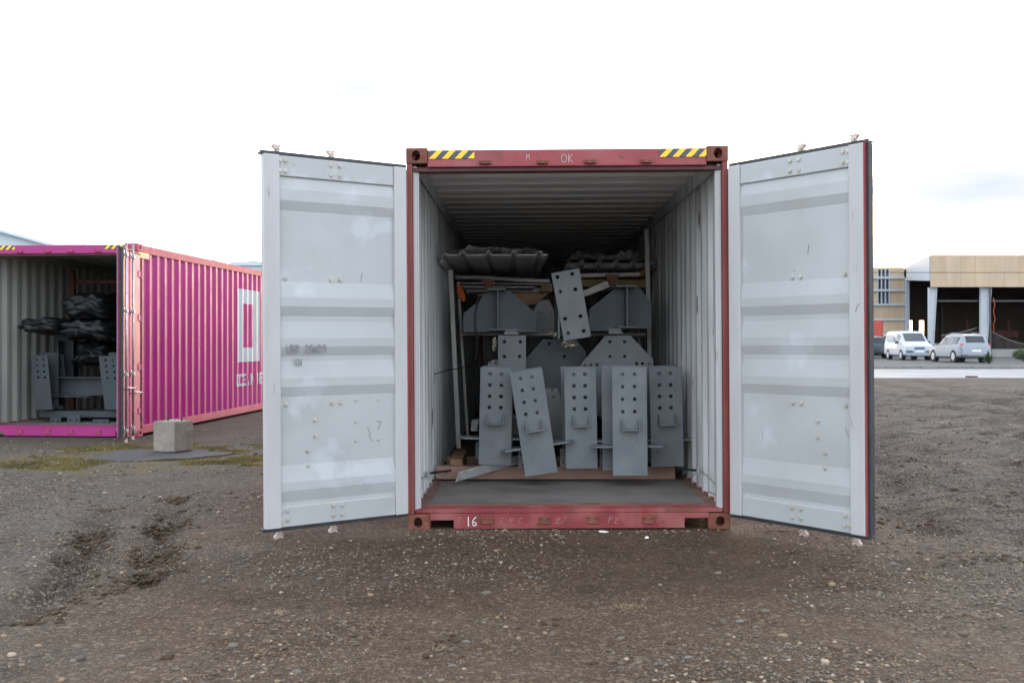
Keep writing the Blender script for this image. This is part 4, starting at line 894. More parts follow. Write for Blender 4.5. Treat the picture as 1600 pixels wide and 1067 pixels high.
def bundle(px, py, Y, sx, sy, sz, seed, label):
    nx, nz = 40, 22; bm = bmesh.new(); bmesh.ops.create_icosphere(bm, subdivisions=4, radius=1.0)
    for v in bm.verts:
        q = v.co; m_ = max(abs(q.x), abs(q.y), abs(q.z)); b_ = q/m_; p = q*0.25+b_*0.75
        f = mnoise.fractal(Vector((p.x*1.6+seed, p.y*2, p.z*6)), 1.0, 2.0, 3)*0.30+0.10*abs(mnoise.noise(Vector((p.x*3+seed, p.y*5, p.z*9))))
        v.co = Vector((p.x*sx*(1+f*0.9), p.y*sy*(1+f*0.5), p.z*sz*(0.75+f*1.3)-0.06*p.x*p.x+0.05*mnoise.noise(Vector((p.x*2, seed, p.y)))))
    me = bpy.data.meshes.new('wrapped_bundle'); bm.to_mesh(me); bm.free(); me.materials.append(M_tarp); me.polygons.foreach_set('use_smooth', [True]*len(me.polygons))
    o = bpy.data.objects.new('wrapped_bundle', me); COL.objects.link(o); o.location = at(px, py, Y); tag(o, label, 'bundle', 'black wrapped bundles in the magenta container'); return o
bundle(92, 508, 16.7, 0.29, 0.8, 0.13, 1.0, 'flat black wrapped bundle at the left of the pile')
bundle(163, 480, 17.0, 0.32, 0.9, 0.24, 4.0, 'upper black wrapped bundle behind the door leaf')
bundle(156, 513, 16.7, 0.34, 0.7, 0.17, 7.0, 'lower black wrapped bundle behind the door leaf')
bundle(158, 550, 17.1, 0.26, 0.5, 0.22, 9.0, 'dark wrapped bundle lowest behind the door leaf')
ub = MB().box((-0.05, -0.05, 0), (0.05, 0.05, (642-422)*17.3/F)).build('steel_upright', M_rustpost, loc=at(112.5, 642, 17.3), bevel=0.005); tag(ub, 'rust red upright standing in the magenta container', 'upright')
cb_ = MB().box((0, 0, 0), (0.80, 0.05, 0.06)).build('cross_bar', M_rustpost, loc=at(117, 443, 17.32), bevel=0.004); tag(cb_, 'rust brown bar running right from the upright', 'bar')

# ------------------------------------------------------------------ concrete block with rebar, pad and moss
pad_pts = []
for k in range(26):
    a = 2*math.pi*k/26; r = 1+0.14*math.sin(3*a+1)+0.08*math.sin(7*a)
    pad_pts.append((0.80*r*math.cos(a), 0.62*r*math.sin(a)))
pad = MB().plate(pad_pts, [], (0,0,0), (1,0,0), (0,1,0), (0,0,0.018)).build('concrete_pad', M_pad, loc=(-4.45, 12.75, -0.012), bevel=0.004); tag(pad, 'damp dark concrete pad under the pale concrete block', 'pad')
BZ = 0.007
blk = empty('concrete_block', (-4.34, 13.12, BZ), (0, 0, R(-24))); tag(blk, 'pale concrete block with rebar stubs in front of the magenta container', 'concrete block')
bm = bmesh.new(); bmesh.ops.create_cube(bm, size=1.0); bmesh.ops.scale(bm, vec=(0.365, 0.33, 0.385), verts=bm.verts); bmesh.ops.bevel(bm, geom=bm.edges[:], offset=0.012, segments=2, affect='EDGES')
bmesh.ops.subdivide_edges(bm, edges=[e_ for e_ in bm.edges if e_.calc_length() > 0.2], cuts=9, use_grid_fill=True)
for v in bm.verts: v.co += v.co.normalized()*0.010*mnoise.fractal(v.co*9, 1.0, 2.0, 4)
bmesh.ops.translate(bm, vec=(0, 0, 0.197), verts=bm.verts)
me = bpy.data.meshes.new('block_body'); bm.to_mesh(me); bm.free(); me.materials.append(M_concrete); o = bpy.data.objects.new('block_body', me); COL.objects.link(o); o.parent = blk
for (x, y) in ((-0.03, -0.06), (0.12, 0.02)): MB().tube([(x, y, 0.39), (x+0.004, y, 0.47)], 0.010, 8).build('rebar', M_rustpost, blk, smooth=True)


# ------------------------------------------------------------------ halls in the background
# open steel hall across the road
HY, HB = 84.0, 112.0; HX0 = 34.4; TOPZ, FASZ = 8.5, 5.87
hall = empty('steel_hall', (HX0, HY, 0.13)); tag(hall, 'unfinished steel hall with cream fascia boards and white columns across the road', 'building')
hl = lambda x, y, z: (x-HX0, y-HY, z-0.13)
def hbox(name, a, b, m, bev=0.0, parent=None): return MB().box(hl(*a), hl(*b)).build(name, m, parent or hall, bevel=bev)
fas = hbox('fascia', (HX0, HY+0.03, FASZ), (110, HY+0.18, TOPZ), M_cream)
fb_ = MB().box((0, 0, 0), (1.19, 0.03, TOPZ-FASZ)).build('board', M_cream, fas, loc=hl(HX0, HY, FASZ), bevel=0.006)
for k in range(1, 22): share('board', fb_, fas, hl(HX0+k*1.2, HY+random.uniform(-.006, .006), FASZ))
MB().plate([(0.05, 0.19), (75.6, 0.19), (75.6, HB-HY), (6.6, HB-HY), (3.1, 13.0)], [], (0, 0, TOPZ-0.13-0.25), (1,0,0), (0,1,0), (0,0,0.2)).build('roof', M_dark, hall)
# back wall with two openings through which the sky shows
bw = MB(); ops = [(43.35, 43.85), (44.55, 45.12)]; zlo, zhi = 2.15, 3.70
xb = [20.0]+[v for o_ in ops for v in o_]+[112.0]
bw.plate(rect(29.7, 0.13, 112, TOPZ-0.26), [rect(a, zlo, b, zhi) for a, b in ops], (-HX0, HB-HY, -0.13), (1,0,0), (0,0,1), (0,0.2,0)); bw.build('back_wall', M_dark, hall)
hbox('end_wall', (109.8, HY+0.3, 0.13), (110, HB-0.01, TOPZ-0.26), M_dark)
hbox('plinth', (39.4, HY+0.35, 0.13), (110, HY+0.6, 0.78), M_plinth)
def column(x, w0, w1, Y, ztop, name='column'):
    mb = MB(); t = 0.02
    mb.plate([(0, 0), (w0, 0), (w1, ztop-0.13), (0, ztop-0.13)], [], hl(x, Y+0.12, 0.13), (1,0,0), (0,0,1), (0,0.03,0))
    mb.box(hl(x-0.03, Y, 0.13), hl(x, Y+0.30, ztop)); n = 2
    mb.obox((Vector(hl(x+w0, Y+0.15, 0.13))+Vector(hl(x+w1, Y+0.15, ztop)))/2, (0.02,0,0), (0,0.15,0), Vector((w1-w0, 0, ztop-0.13))*0.5)
    return mb.build(name, M_whitesteel, hall)
column(HX0-0.02, 0.30, 0.62, HY+0.32, FASZ-0.02); column(38.65, 0.42, 0.85, HY+0.32, FASZ-0.02)
for x in (46.0, 53.5, 61.0): column(x, 0.42, 0.85, HY+0.32, FASZ-0.02)
dp = MB().tube([hl(39.35, HY+0.2, 0.2), hl(39.30, HY+0.2, FASZ)], 0.07, 8).build('downpipe', M_darkmetal, hall)
# rail across the openings, mullions on the far wall
hbox('girt', (HX0, HY+0.75, 4.70), (110, HY+0.85, 4.82), M_darkmetal)
for x in (37.2, 41.5, 43.0, 46.8): hbox('mullion', (x, HB-0.35, 0.13), (x+0.25, HB-0.22, TOPZ-0.3), M_darkmetal)
hbox('dark_doorway', (42.5, HB-0.12, 0.2), (46.5, HB-0.02, 4.3), M_darkmetal) if False else None
# open side bay: posts and a raking beam towards the wing
P0, P1 = (HX0-0.02, HY+0.35), (37.35, 97.0)
dv = Vector((P1[0]-P0[0], P1[1]-P0[1], 0)); nrm = Vector((dv.y, -dv.x, 0)).normalized()
mb = MB(); mb.add([Vector(hl(P0[0], P0[1], 6.4)), Vector(hl(P1[0], P1[1], 7.2)), Vector(hl(P1[0], P1[1], TOPZ)), Vector(hl(P0[0], P0[1], TOPZ)),
     Vector(hl(P0[0], P0[1], 6.4))+nrm*0.2, Vector(hl(P1[0], P1[1], 7.2))+nrm*0.2, Vector(hl(P1[0], P1[1], TOPZ))+nrm*0.2, Vector(hl(P0[0], P0[1], TOPZ))+nrm*0.2],
     [(0,1,2,3),(7,6,5,4),(0,4,5,1),(1,5,6,2),(2,6,7,3),(3,7,4,0)]); mb.build('raking_beam', M_whitesteel, hall)
hbox('post', (37.26, 96.9, 0.13), (37.62, 97.3, 7.3), M_whitesteel)
# wing with cream boards, girts and a three-light window
wing = empty('hall_wing', (30.0, 97.2, 0.13)); tag(wing, 'cream boarded wing of the hall with white girts and a dark window', 'building')
wg = lambda x, y, z: (x-30.0, y-97.2, z-0.13)
WX0 = 29.6; zz0, zz1 = 2.25, 8.45; wa, wb_ = 34.70, 35.80
core = MB().box(wg(WX0, 97.25, zz0), wg(wa, 97.5, zz1)); core.box(wg(wa, 97.25, zz0), wg(wb_, 97.5, 4.98)); core.box(wg(wa, 97.25, 8.25), wg(wb_, 97.5, zz1)); core.box(wg(wb_, 97.25, zz0), wg(37.24, 97.5, zz1)); core.build('wall', M_cream, wing)
bd = MB().box((0, 0, 0), (0.27, 0.04, 1)).build('board', M_cream, wing, loc=wg(wb_+0.02, 97.2, zz0)); bd.scale = (1, 1, zz1-zz0)
for k in range(1, 5): o = share('board', bd, wing, wg(wb_+0.02+k*0.283, 97.2+random.uniform(-.012, .012), zz0)); o.scale = (1, 1, zz1-zz0)
for k in range(5): o = share('board', bd, wing, wg(wb_-0.28-k*0.283, 97.2+random.uniform(-.012, .012), zz0)); o.scale = (1, 1, 4.95-zz0)
for z in (7.45, 6.25, 4.90, 3.50): MB().box(wg(WX0, 97.02, z-0.10), wg(37.24, 97.18, z+0.10)).build('girt', M_whitesteel, wing)
for k in range(3): MB().box(wg(wa+0.05+k*0.367, 97.40, 5.0), wg(wa+0.32+k*0.367, 97.44, 8.24)).build('pane', M_glass, wing)
for k in range(4): MB().box(wg(wa-0.05+k*0.367, 97.1, 5.0), wg(wa+0.04+k*0.367, 97.39, 8.24)).build('mullion', M_whitesteel, wing)
MB().box(wg(WX0, 95.6, 1.85), wg(37.2, 97.24, 2.2)).build('canopy', M_bluewhite, wing)
MB().box(wg(WX0, 97.6, 0.13), wg(37.2, 97.7, 2.24)).build('lower_wall', M_dark, wing)
MB().box(wg(WX0, 97.51, 8.2), wg(37.2, 111.9, 8.40)).build('roof', M_dark, wing)
MB().box(wg(WX0-0.25, 97.2, 0.13), wg(WX0-0.01, 112.2, 8.45)).build('end_wall', M_cream, wing)
# shade net with its pale rope, slung between the columns
def net(x0, z0, x1, z1, sag, Y, label):
    n = 18; e = empty('shade_net', (x0, Y, 0.13)); tag(e, label, 'shade net', 'black shade nets slung in the hall openings')
    top = []
    for i in range(n+1):
        t = i/n; top.append(((x1-x0)*t, z0+(z1-z0)*t-sag*4*t*(1-t)-0.13))
    V = []; 
    for (x, z) in top:
        w = 0.06*math.sin(x*7)
        V += [(x, w, z), (x, w*1.6, 0.62), (x, w+0.02, z), (x, w*1.6+0.02, 0.62)]
    Fc = []
    for i in range(n):
        a, b = i*4, i*4+4; Fc += [(a, a+1, b+1, b), (a+2, b+2, b+3, a+3)]
    MB().add(V, Fc).build('net', M_net, e, fix=False)
    MB().tube([(x, 0, z+0.01) for x, z in top], 0.028, 6).build('rope', M_plinth, e, smooth=True)
net(35.6, 1.9, 38.6, 2.55, 0.10, HY+1.0, 'black shade net sagging left of the second column')
net(39.6, 2.35, 44.0, 1.05, 0.35, HY+1.0, 'black shade net drooping right of the second column')
# orange lead on the column, red machine inside the hall
o = MB().tube([(39.62, HY+0.3, 5.0), (39.75, HY+0.3, 4.4), (39.62, HY+0.3, 3.9), (39.78, HY+0.3, 3.2), (39.62, HY+0.3, 2.8), (39.7, HY+0.3, 2.1)], 0.03, 6).build('extension_lead', M_orange, smooth=True); tag(o, 'orange lead hanging down the second white column', 'cable')
rm = empty('red_machine', (45.5, 98, 0.13)); tag(rm, 'dull red machine standing inside the hall', 'machine')
MB().box((-2.0, 0, 1.7), (3.0, 1.5, 2.3)).build('upper_deck', M_redmach, rm); MB().box((-0.6, 0, 0.3), (3.0, 1.5, 1.4)).build('base', M_redmach, rm); MB().box((-1.9, 0.1, 2.3), (-1.75, 0.25, 3.4)).build('post', M_redmach, rm); MB().box((2.0, 0.1, 2.3), (2.15, 0.25, 3.4)).build('post', M_redmach, rm); MB().box((-1.8, 0.2, 0), (-1.6, 1.3, 1.69)).build('leg', M_redmach, rm)
rd = MB().tube([(0, 0, 0), (0, 0, 2.2)], 0.5, 16).build('red_drum', mat('red drum paint', (0.42, 0.06, 0.045), 0.5, var=0.1, scale=2), loc=(29.9, 84.0, 0.9)); tag(rd, 'red drum on a stand at the edge of the right door', 'drum')
# cable across the facade
o = MB().tube([(x, 62, CAMZ+(533.5-426)*62/F+0.00035*(x-28)**2) for x in range(-60, 130, 4)], 0.018, 6).build('overhead_cable', M_black, smooth=True); tag(o, 'thin overhead cable crossing in front of the hall', 'cable')

# pale sheds behind the magenta container
sh = empty('white_shed', (-40, 70, 0.0)); tag(sh, 'white gabled shed showing above the magenta container', 'building')
g = MB(); ap = (-7.0, 12.2); ev = (15.0, 6.1); ev2 = (-29.0, 6.1)
g.plate([(ev2[0], 0), (ev[0], 0), ev, ap, ev2], [], (0, 0, 0), (1,0,0), (0,0,1), (0, 30, 0)); g.build('wall', M_bluewhite, sh)
for (a, b) in ((ap, ev), (ev2, ap)):
    d = Vector((b[0]-a[0], 0, b[1]-a[1])); n_ = Vector((-d.z, 0, d.x)).normalized(); n_ = n_ if n_.z > 0 else -n_
    r_ = MB(); r_.obox(Vector((a[0]+b[0], 30, a[1]+b[1]))*0.5+n_*0.10, d*0.51, (0, 15.4, 0), n_*0.08); r_.build('roof', M_bluewhite, sh)
bs = empty('pale_blue_shed', (-11.5, 60, 0.0)); tag(bs, 'pale blue flat shed showing between magenta container and left door', 'building')
MB().box((-4.9, 0, 0), (6.0, 20, 5.85)).build('wall', M_bluewhite, bs); MB().box((-5.0, -0.15, 5.851), (6.1, 20.1, 6.06)).build('parapet', M_bluewhite, bs)
for k in range(9): MB().box((-4.7+k*1.2, -0.05, 0.1), (-4.62+k*1.2, -0.001, 5.8)).build('rib', M_bluewhite, bs)

# ------------------------------------------------------------------ vehicles
def make_car(name, loc, heading, st, mat_body, wheels, wr, label, glass_side, screens, group=None):
    """st: stations (x, z_bottom, z_belt, z_top, half width low, half width belt, half width roof); x runs from nose to tail"""
    e = empty(name, loc, (0, 0, heading)); tag(e, label, 'car' if name != 'delivery_van' else 'van', group)
    def lerp(x):
        for a, b in zip(st[:-1], st[1:]):
            if a[0] <= x <= b[0]:
                t = (x-a[0])/(b[0]-a[0]); return [a[i]+(b[i]-a[i])*t for i in range(7)]
        return list(st[-1])
    def ring(s):
        x, zb, zl, zt, wl, wb, wr_ = s
        half = [(wl*0.86, zb), (wl, zb+0.10), (wl*1.005, zb+(zl-zb)*0.55), (wb, zl), (wb*0.985, zl+0.02*(zt-zl)), (wr_+(wb-wr_)*0.12, zl+(zt-zl)*0.86), (wr_*0.90, zl+(zt-zl)*0.985), (wr_*0.5, zt), (0, zt+0.006)]
        return [(x, y, z) for y, z in half]+[(x, -y, z) for y, z in half[-2::-1]]
    xs_ = sorted(set([s[0] for s in st]+[st[0][0]+(st[-1][0]-st[0][0])*k/40 for k in range(41)]))
    rings = [ring(lerp(x)) for x in xs_]; n = len(rings[0]); mb = MB()
    V = [p for r in rings for p in r]; Fc = []
    for i in range(len(rings)-1):
        for k in range(n): Fc.append((i*n+k, i*n+(k+1) % n, (i+1)*n+(k+1) % n, (i+1)*n+k))
    Fc += [tuple(range(n))[::-1], tuple((len(rings)-1)*n+k for k in range(n))]
    body = mb.add(V, Fc).build('body', mat_body, e, smooth=True)
    md = body.modifiers.new('split', 'EDGE_SPLIT'); md.split_angle = R(38)
    # side glass: strips that lie just outside the cabin side
    for (xa, xb_, za, zb_) in glass_side:
        for sd in (-1, 1):
            m_ = MB(); N = 8; vv = []
            for i in range(N+1):
                x = xa+(xb_-xa)*i/N; s_ = lerp(x); zl, zt, wb, wr_ = s_[2], s_[3], s_[5], s_[6]
                for f in (za, zb_):
                    y = wb*0.985+(wr_+(wb-wr_)*0.12-wb*0.985)*f/0.86
                    vv.append((x, sd*(y+0.012), zl+(zt-zl)*f))
            m_.add(vv, [(2*i, 2*i+2, 2*i+3, 2*i+1) for i in range(N)]).build('side_window', M_glass, e, fix=False)
    # front and rear screens on the sloping part of the top surface
    for (xa, xb_, q) in screens:
        m_ = MB(); vv = []; N = 6
        for i in range(N+1):
            x = xa+(xb_-xa)*i/N; s_ = lerp(x)
            for k in range(-3, 4): vv.append((x+(-0.012 if q < 0 else 0.012), k/3*s_[6]*0.86, s_[3]+0.014-0.012*abs(k/3)**2))
        m_.add(vv, [(i*7+k, i*7+k+1, (i+1)*7+k+1, (i+1)*7+k) for i in range(N) for k in range(6)]).build('windscreen' if q < 0 else 'rear_window', M_glass, e, fix=False)
    for x in wheels:
        for sd in (-1, 1):
            y = sd*(lerp(x)[4]-0.10)
            arch = MB().tube([(x, y-sd*0.12, wr), (x, sd*(lerp(x)[4]+0.010), wr)], wr*1.13, 24).build('wheel_arch', M_tyre, e)
            ty = MB().tube([(x, y-sd*0.09, wr), (x, y+sd*0.115, wr)], wr, 24).build('wheel', M_tyre, e)
            rm_ = MB().tube([(x, y+sd*0.116, wr), (x, y+sd*0.124, wr)], [wr*0.68, wr*0.62], 18); 
            rm_.build('rim', M_rim, ty)
    return e
# stations from nose (x<0) to tail (x>0)
suv = [(-2.40, 0.42, 0.70, 0.72, 0.62, 0.60, 0.45), (-2.25, 0.28, 0.80, 0.86, 0.82, 0.80, 0.62), (-1.45, 0.24, 0.93, 1.02, 0.91, 0.88, 0.74), (-1.05, 0.24, 0.96, 1.10, 0.915, 0.90, 0.72), (-0.25, 0.24, 0.98, 1.60, 0.92, 0.905, 0.64),
       (0.6, 0.24, 0.99, 1.70, 0.92, 0.905, 0.66), (1.6, 0.25, 1.01, 1.66, 0.915, 0.90, 0.64), (1.98, 0.28, 1.03, 1.60, 0.90, 0.88, 0.60), (2.28, 0.32, 1.02, 1.16, 0.86, 0.84, 0.62), (2.40, 0.38, 0.80, 0.86, 0.80, 0.78, 0.58)]
cx = (1505-800)*61.5/F
car = make_car('parked_car', (cx+0.78, 61.5+2.45, 0.13), R(-90), suv, M_carsilver, (-1.45, 1.40), 0.35, 'silver estate car seen from behind on the forecourt', [(-0.75, 0.30, 0.08, 0.80), (0.36, 1.25, 0.08, 0.80), (1.31, 1.85, 0.10, 0.78)], [(-1.0, -0.30, -1), (2.02, 2.27, 1)])
car.scale = (1.05, 1.05, 1.03)
for sd in (-1, 1):
    MB().obox((2.20, sd*0.74, 1.02), (0.10,0,0), (0,0.10,0), (0,0,0.085)).build('tail_lamp', M_redlamp, car, bevel=0.02)
    MB().obox((2.35, sd*0.62, 0.42), (0.05,0,0), (0,0.12,0), (0,0,0.035)).build('bumper_lamp', M_redlamp, car)
    MB().obox((-0.72, sd*1.0, 1.05), (0.07,0,0), (0,0.09,0), (0,0,0.06)).build('mirror', M_carsilver, car, bevel=0.02)
    for x in (0.15, 1.15): MB().obox((x, sd*0.925, 0.90), (0.09,0,0), (0,0.012,0), (0,0,0.014)).build('door_handle', M_rim, car)
MB().obox((2.385, 0, 0.70), (0.03,0,0), (0,0.26,0), (0,0,0.065)).build('number_plate', M_plate, car)
MB().box((2.10, -0.78, 0.30), (2.41, 0.78, 0.44)).build('bumper', M_darkmetal, car, bevel=0.03)
for sd in (-1, 1): MB().tube([(-0.2, sd*0.60, 1.63), (0.6, sd*0.62, 1.735), (1.7, sd*0.60, 1.68)], 0.018, 6).build('roof_rail', M_rim, car, smooth=True)
van = [(-2.35, 0.42, 0.78, 0.80, 0.72, 0.70, 0.60), (-2.28, 0.30, 0.92, 0.96, 0.86, 0.84, 0.74), (-1.70, 0.26, 1.08, 1.16, 0.90, 0.88, 0.78), (-1.55, 0.26, 1.10, 1.22, 0.905, 0.89, 0.76), (-0.80, 0.26, 1.12, 1.80, 0.91, 0.895, 0.72), (-0.45, 0.26, 1.12, 1.90, 0.91, 0.895, 0.74), (0.8, 0.26, 1.12, 1.94, 0.91, 0.895, 0.76), (2.1, 0.28, 1.12, 1.92, 0.91, 0.89, 0.75), (2.32, 0.32, 1.10, 1.86, 0.88, 0.86, 0.70), (2.38, 0.36, 0.9, 1.2, 0.85, 0.82, 0.60)]
vn = make_car('delivery_van', ((1431-800)*69.5/F+0.38, 69.5+2.35, 0.13), R(86), van, M_carwhite, (-1.45, 1.35), 0.33, 'white minivan facing the road on the forecourt', [(-0.95, -0.25, 0.08, 0.78)], [(-1.52, -0.84, -1)])
vn.scale = (1.06, 1.06, 1.04)
for sd in (-1, 1):
    MB().obox((-2.18, sd*0.66, 0.86), (0.12,0,0), (0,0.17,0), (0,0,0.10)).build('headlamp', M_lamp, vn, bevel=0.02)
    MB().obox((-2.33, sd*0.62, 0.58), (0.05,0,0), (0,0.20,0), (0,0,0.05)).build('fog_recess', M_darkmetal, vn)
    MB().obox((-0.92, sd*1.02, 1.18), (0.06,0,0), (0,0.10,0), (0,0,0.10)).build('mirror', M_darkmetal, vn, bevel=0.02)
    MB().obox((0.9, sd*0.912, 1.45), (0.85,0,0), (0,0.004,0), (0,0,0.20)).build('side_panel', M_carwhite, vn, bevel=0.003)
MB().obox((-2.31, 0, 0.79), (0.05,0,0), (0,0.32,0), (0,0,0.06)).build('grille', M_darkmetal, vn)
MB().obox((-2.37, 0, 0.56), (0.02,0,0), (0,0.26,0), (0,0,0.06)).build('number_plate', M_plate, vn)
dc = make_car('parked_car', (27.6, 79.5, 0.13), R(-90), suv, M_cardark, (-1.45, 1.40), 0.35, 'dark car half hidden by the edge of the right container door', [(-0.75, 0.30, 0.08, 0.80), (0.36, 1.25, 0.08, 0.80)], [(-1.0, -0.30, -1), (2.02, 2.27, 1)])
for sd in (-1, 1): MB().obox((2.20, sd*0.74, 1.02), (0.10,0,0), (0,0.10,0), (0,0,0.085)).build('tail_lamp', M_lamp, dc, bevel=0.02)

# ------------------------------------------------------------------ plants on the forecourt
def leaf_plant(name, loc, n, ln, wd, up, label, m=M_leaf):
    rg = random.Random(int(loc[0]*10)); mb = MB()
    for k in range(n):
        a = rg.uniform(0, 2*math.pi); el = R(rg.uniform(*up)); d = Vector((math.cos(a)*math.cos(el), math.sin(a)*math.cos(el), math.sin(el))); sd = Vector((-math.sin(a), math.cos(a), 0))*wd
        L = ln*rg.uniform(0.6, 1.1); p = [Vector((0,0,0.02)), d*L*0.5+Vector((0,0,0.05)), d*L-Vector((0,0,0.12*L))]
        mb.add([p[0]-sd*0.4, p[0]+sd*0.4, p[1]+sd, p[1]-sd, p[2]], [(0,1,2,3), (3,2,4)])
    o = mb.build(name, m, loc=loc, fix=False); tag(o, label, 'plant'); return o
leaf_plant('agave_plant', ((1545-800)*58/F, 58, 0.13), 34, 0.95, 0.05, (20, 85), 'spiky dark plant beside the silver car')
def bush(name, loc, rx, rz, n, label):
    rg = random.Random(5); e = empty(name, loc); tag(e, label, 'bush'); mb = MB()
    for k in range(n):
        d = Vector((rg.gauss(0,1), rg.gauss(0,1), rg.gauss(0,1))).normalized(); r_ = rg.uniform(0.55, 1.0)*(1+0.25*mnoise.noise(d*2.3))
        c = Vector((d.x*rx*r_, d.y*rx*r_, rz*(1+d.z*r_*0.9)+0.05)); a = Vector((rg.gauss(0,1), rg.gauss(0,1), rg.gauss(0,1))).normalized(); b = a.orthogonal().normalized(); s_ = rg.uniform(0.04, 0.08)
        mb.add([c-a*s_, c+b*s_*0.5, c+a*s_, c-b*s_*0.5], [(0,1,2,3)])
    mb.build('crown', M_leaf, e, fix=False); MB().tube([(0,0,0), (0.03,0,rz)], [0.05, 0.03], 6).build('trunk', M_rustpost, e)
bush('low_bush', ((1598-800)*66/F, 66, 0.13), 0.62, 0.40, 1600, 'low round bush in front of the hall plinth at the right edge')

# ------------------------------------------------------------------ stones, gravel, straw, moss
def stone_mat():
    m = bpy.data.materials.new('mixed stone'); m.use_nodes = True
    n, l = m.node_tree.nodes, m.node_tree.links; b = n['Principled BSDF']
    ge = n.new('ShaderNodeNewGeometry'); oi = n.new('ShaderNodeObjectInfo')
    ad = n.new('ShaderNodeMath'); ad.operation = 'ADD'; l.new(ge.outputs['Random Per Island'], ad.inputs[0]); l.new(oi.outputs['Random'], ad.inputs[1])
    fr = n.new('ShaderNodeMath'); fr.operation = 'FRACT'; l.new(ad.outputs[0], fr.inputs[0])
    cr = n.new('ShaderNodeValToRGB'); cr.color_ramp.interpolation = 'CONSTANT'
    cols = [(p_, (c_[0]*0.95, c_[1]*0.84, c_[2]*0.72)) for p_, c_ in [(0.0, (0.080, 0.066, 0.054)), (0.24, (0.10, 0.09, 0.08)), (0.46, (0.125, 0.118, 0.11)), (0.60, (0.09, 0.068, 0.05)), (0.70, (0.17, 0.15, 0.13)), (0.80, (0.23, 0.175, 0.12)), (0.89, (0.150, 0.148, 0.145)), (0.955, (0.34, 0.30, 0.25))]]
    e = cr.color_ramp.elements; e[0].position = 0; e[0].color = cols[0][1]+(1,); e[1].position = cols[1][0]; e[1].color = cols[1][1]+(1,)
    for p, c in cols[2:]: q = e.new(p); q.color = c+(1,)
    l.new(fr.outputs[0], cr.inputs['Fac']); l.new(cr.outputs['Color'], b.inputs['Base Color']); b.inputs['Roughness'].default_value = 0.75
    return m
M_stone = stone_mat()
ICO_V = None
bm = bmesh.new(); bmesh.ops.create_icosphere(bm, subdivisions=1, radius=1.0); ICO_V = np.array([v.co for v in bm.verts]); ICO_F = np.array([[v.index for v in f.verts] for f in bm.faces]); bm.free()
def pebbles(name, P, Rr, label, m=None):
    """many small stones as one mesh"""
    n = len(P); nv = len(ICO_V)
    jit = 1+0.28*rng.standard_normal((n, nv)); sc = np.stack([rng.uniform(0.75, 1.4, n), rng.uniform(0.75, 1.3, n), rng.uniform(0.45, 0.8, n)], -1)
    v = ICO_V[None]*np.clip(jit, 0.5, 1.6)[..., None]*sc[:, None]*Rr[:, None, None]
    a = rng.uniform(0, 2*np.pi, n); c, s_ = np.cos(a)[:, None], np.sin(a)[:, None]
    v = np.stack([v[..., 0]*c-v[..., 1]*s_, v[..., 0]*s_+v[..., 1]*c, v[..., 2]], -1)+P[:, None]
    f = (ICO_F[None]+(np.arange(n)*nv)[:, None, None]).reshape(-1, 3)
    me = bpy.data.meshes.new(name); me.vertices.add(n*nv); me.vertices.foreach_set('co', v.reshape(-1).astype(np.float32))
    me.loops.add(f.size); me.loops.foreach_set('vertex_index', f.reshape(-1).astype(np.int32)); me.polygons.add(len(f)); me.polygons.foreach_set('loop_start', np.arange(0, f.size, 3, dtype=np.int32))
    me.update(calc_edges=True); me.materials.append(m or M_stone)
    o = bpy.data.objects.new(name, me); COL.objects.link(o); o.parent = ground; o['kind'] = 'stuff'; o['label'] = label; return o
def scatter(n, ymin, ymax, power, rmin, rmax):
    y = ymin+(ymax-ymin)*rng.random(n)**power; x = (rng.random(n)*2-1)*(y*0.55+0.6)
    mudm = np.exp(-((x-0.7)/2.0)**2-((y-6.9)/0.75)**2)
    clump = fbm(x*0.9, y*0.9, 77, 3)
    keep = (rng.random(n) > 0.72*mudm) & (rng.random(n) < 0.42+1.9*clump+0.25*sstep(2.0, 4.0, x))
    keep &= ~((x > -0.82) & (x < 1.7) & (y > 7.7)); keep &= ~((x < -4.4) & (y > 15.1) & (x > -8.6)); keep &= ~((np.abs(x+4.45) < 0.85) & (np.abs(y-12.75) < 0.65))
    x, y = x[keep], y[keep]; r = rmin+(rmax-rmin)*rng.random(len(x))**3.2
    return np.stack([x, y, ground_z(x, y)+r*0.15], -1), r
P, r_ = scatter(125000, 3.3, 11.0, 1.25, 0.0022, 0.0125); pebbles('gravel', P, r_, 'fine loose gravel')
P, r_ = scatter(16000, 9.0, 30.0, 1.3, 0.006, 0.026); pebbles('gravel', P, r_, 'coarser loose gravel farther off')
M_soil = mat('dark soil clod', (0.068, 0.046, 0.029), 0.95, var=0.35, scale=9, dirt=(0.075, 0.058, 0.043), damt=0.6, dscale=6, bump=0.8, bscale=60, spec=0.2)
cl = []
for (x0, s_l, ya, yb) in ((-2.70, -0.24, 5.1, 8.5), (-2.22, -0.22, 5.7, 9.1)):
    k = 3200; y = rng.uniform(ya, yb, k); x = x0+s_l*(y-6.0)+0.05*np.sin(y*1.3)+rng.normal(0, 0.095, k); g_ = fbm(x*3, y*2.2, 61, 3) > -0.02; cl.append(np.stack([x[g_], y[g_]], -1))
k = 5200; y = 6.5+rng.random(k)**1.3*15; x = 2.7+rng.random(k)*(y*0.55-1.6); g_ = fbm(x*0.7+3, y*2.0, 63, 4) > 0.13; cl.append(np.stack([x[g_], y[g_]], -1))
k = 2600; y = rng.uniform(4.2, 7.6, k); x = rng.uniform(-1.6, 3.0, k); g_ = fbm(x*1.8, y*2.2, 65, 4) > 0.36; cl.append(np.stack([x[g_], y[g_]], -1))
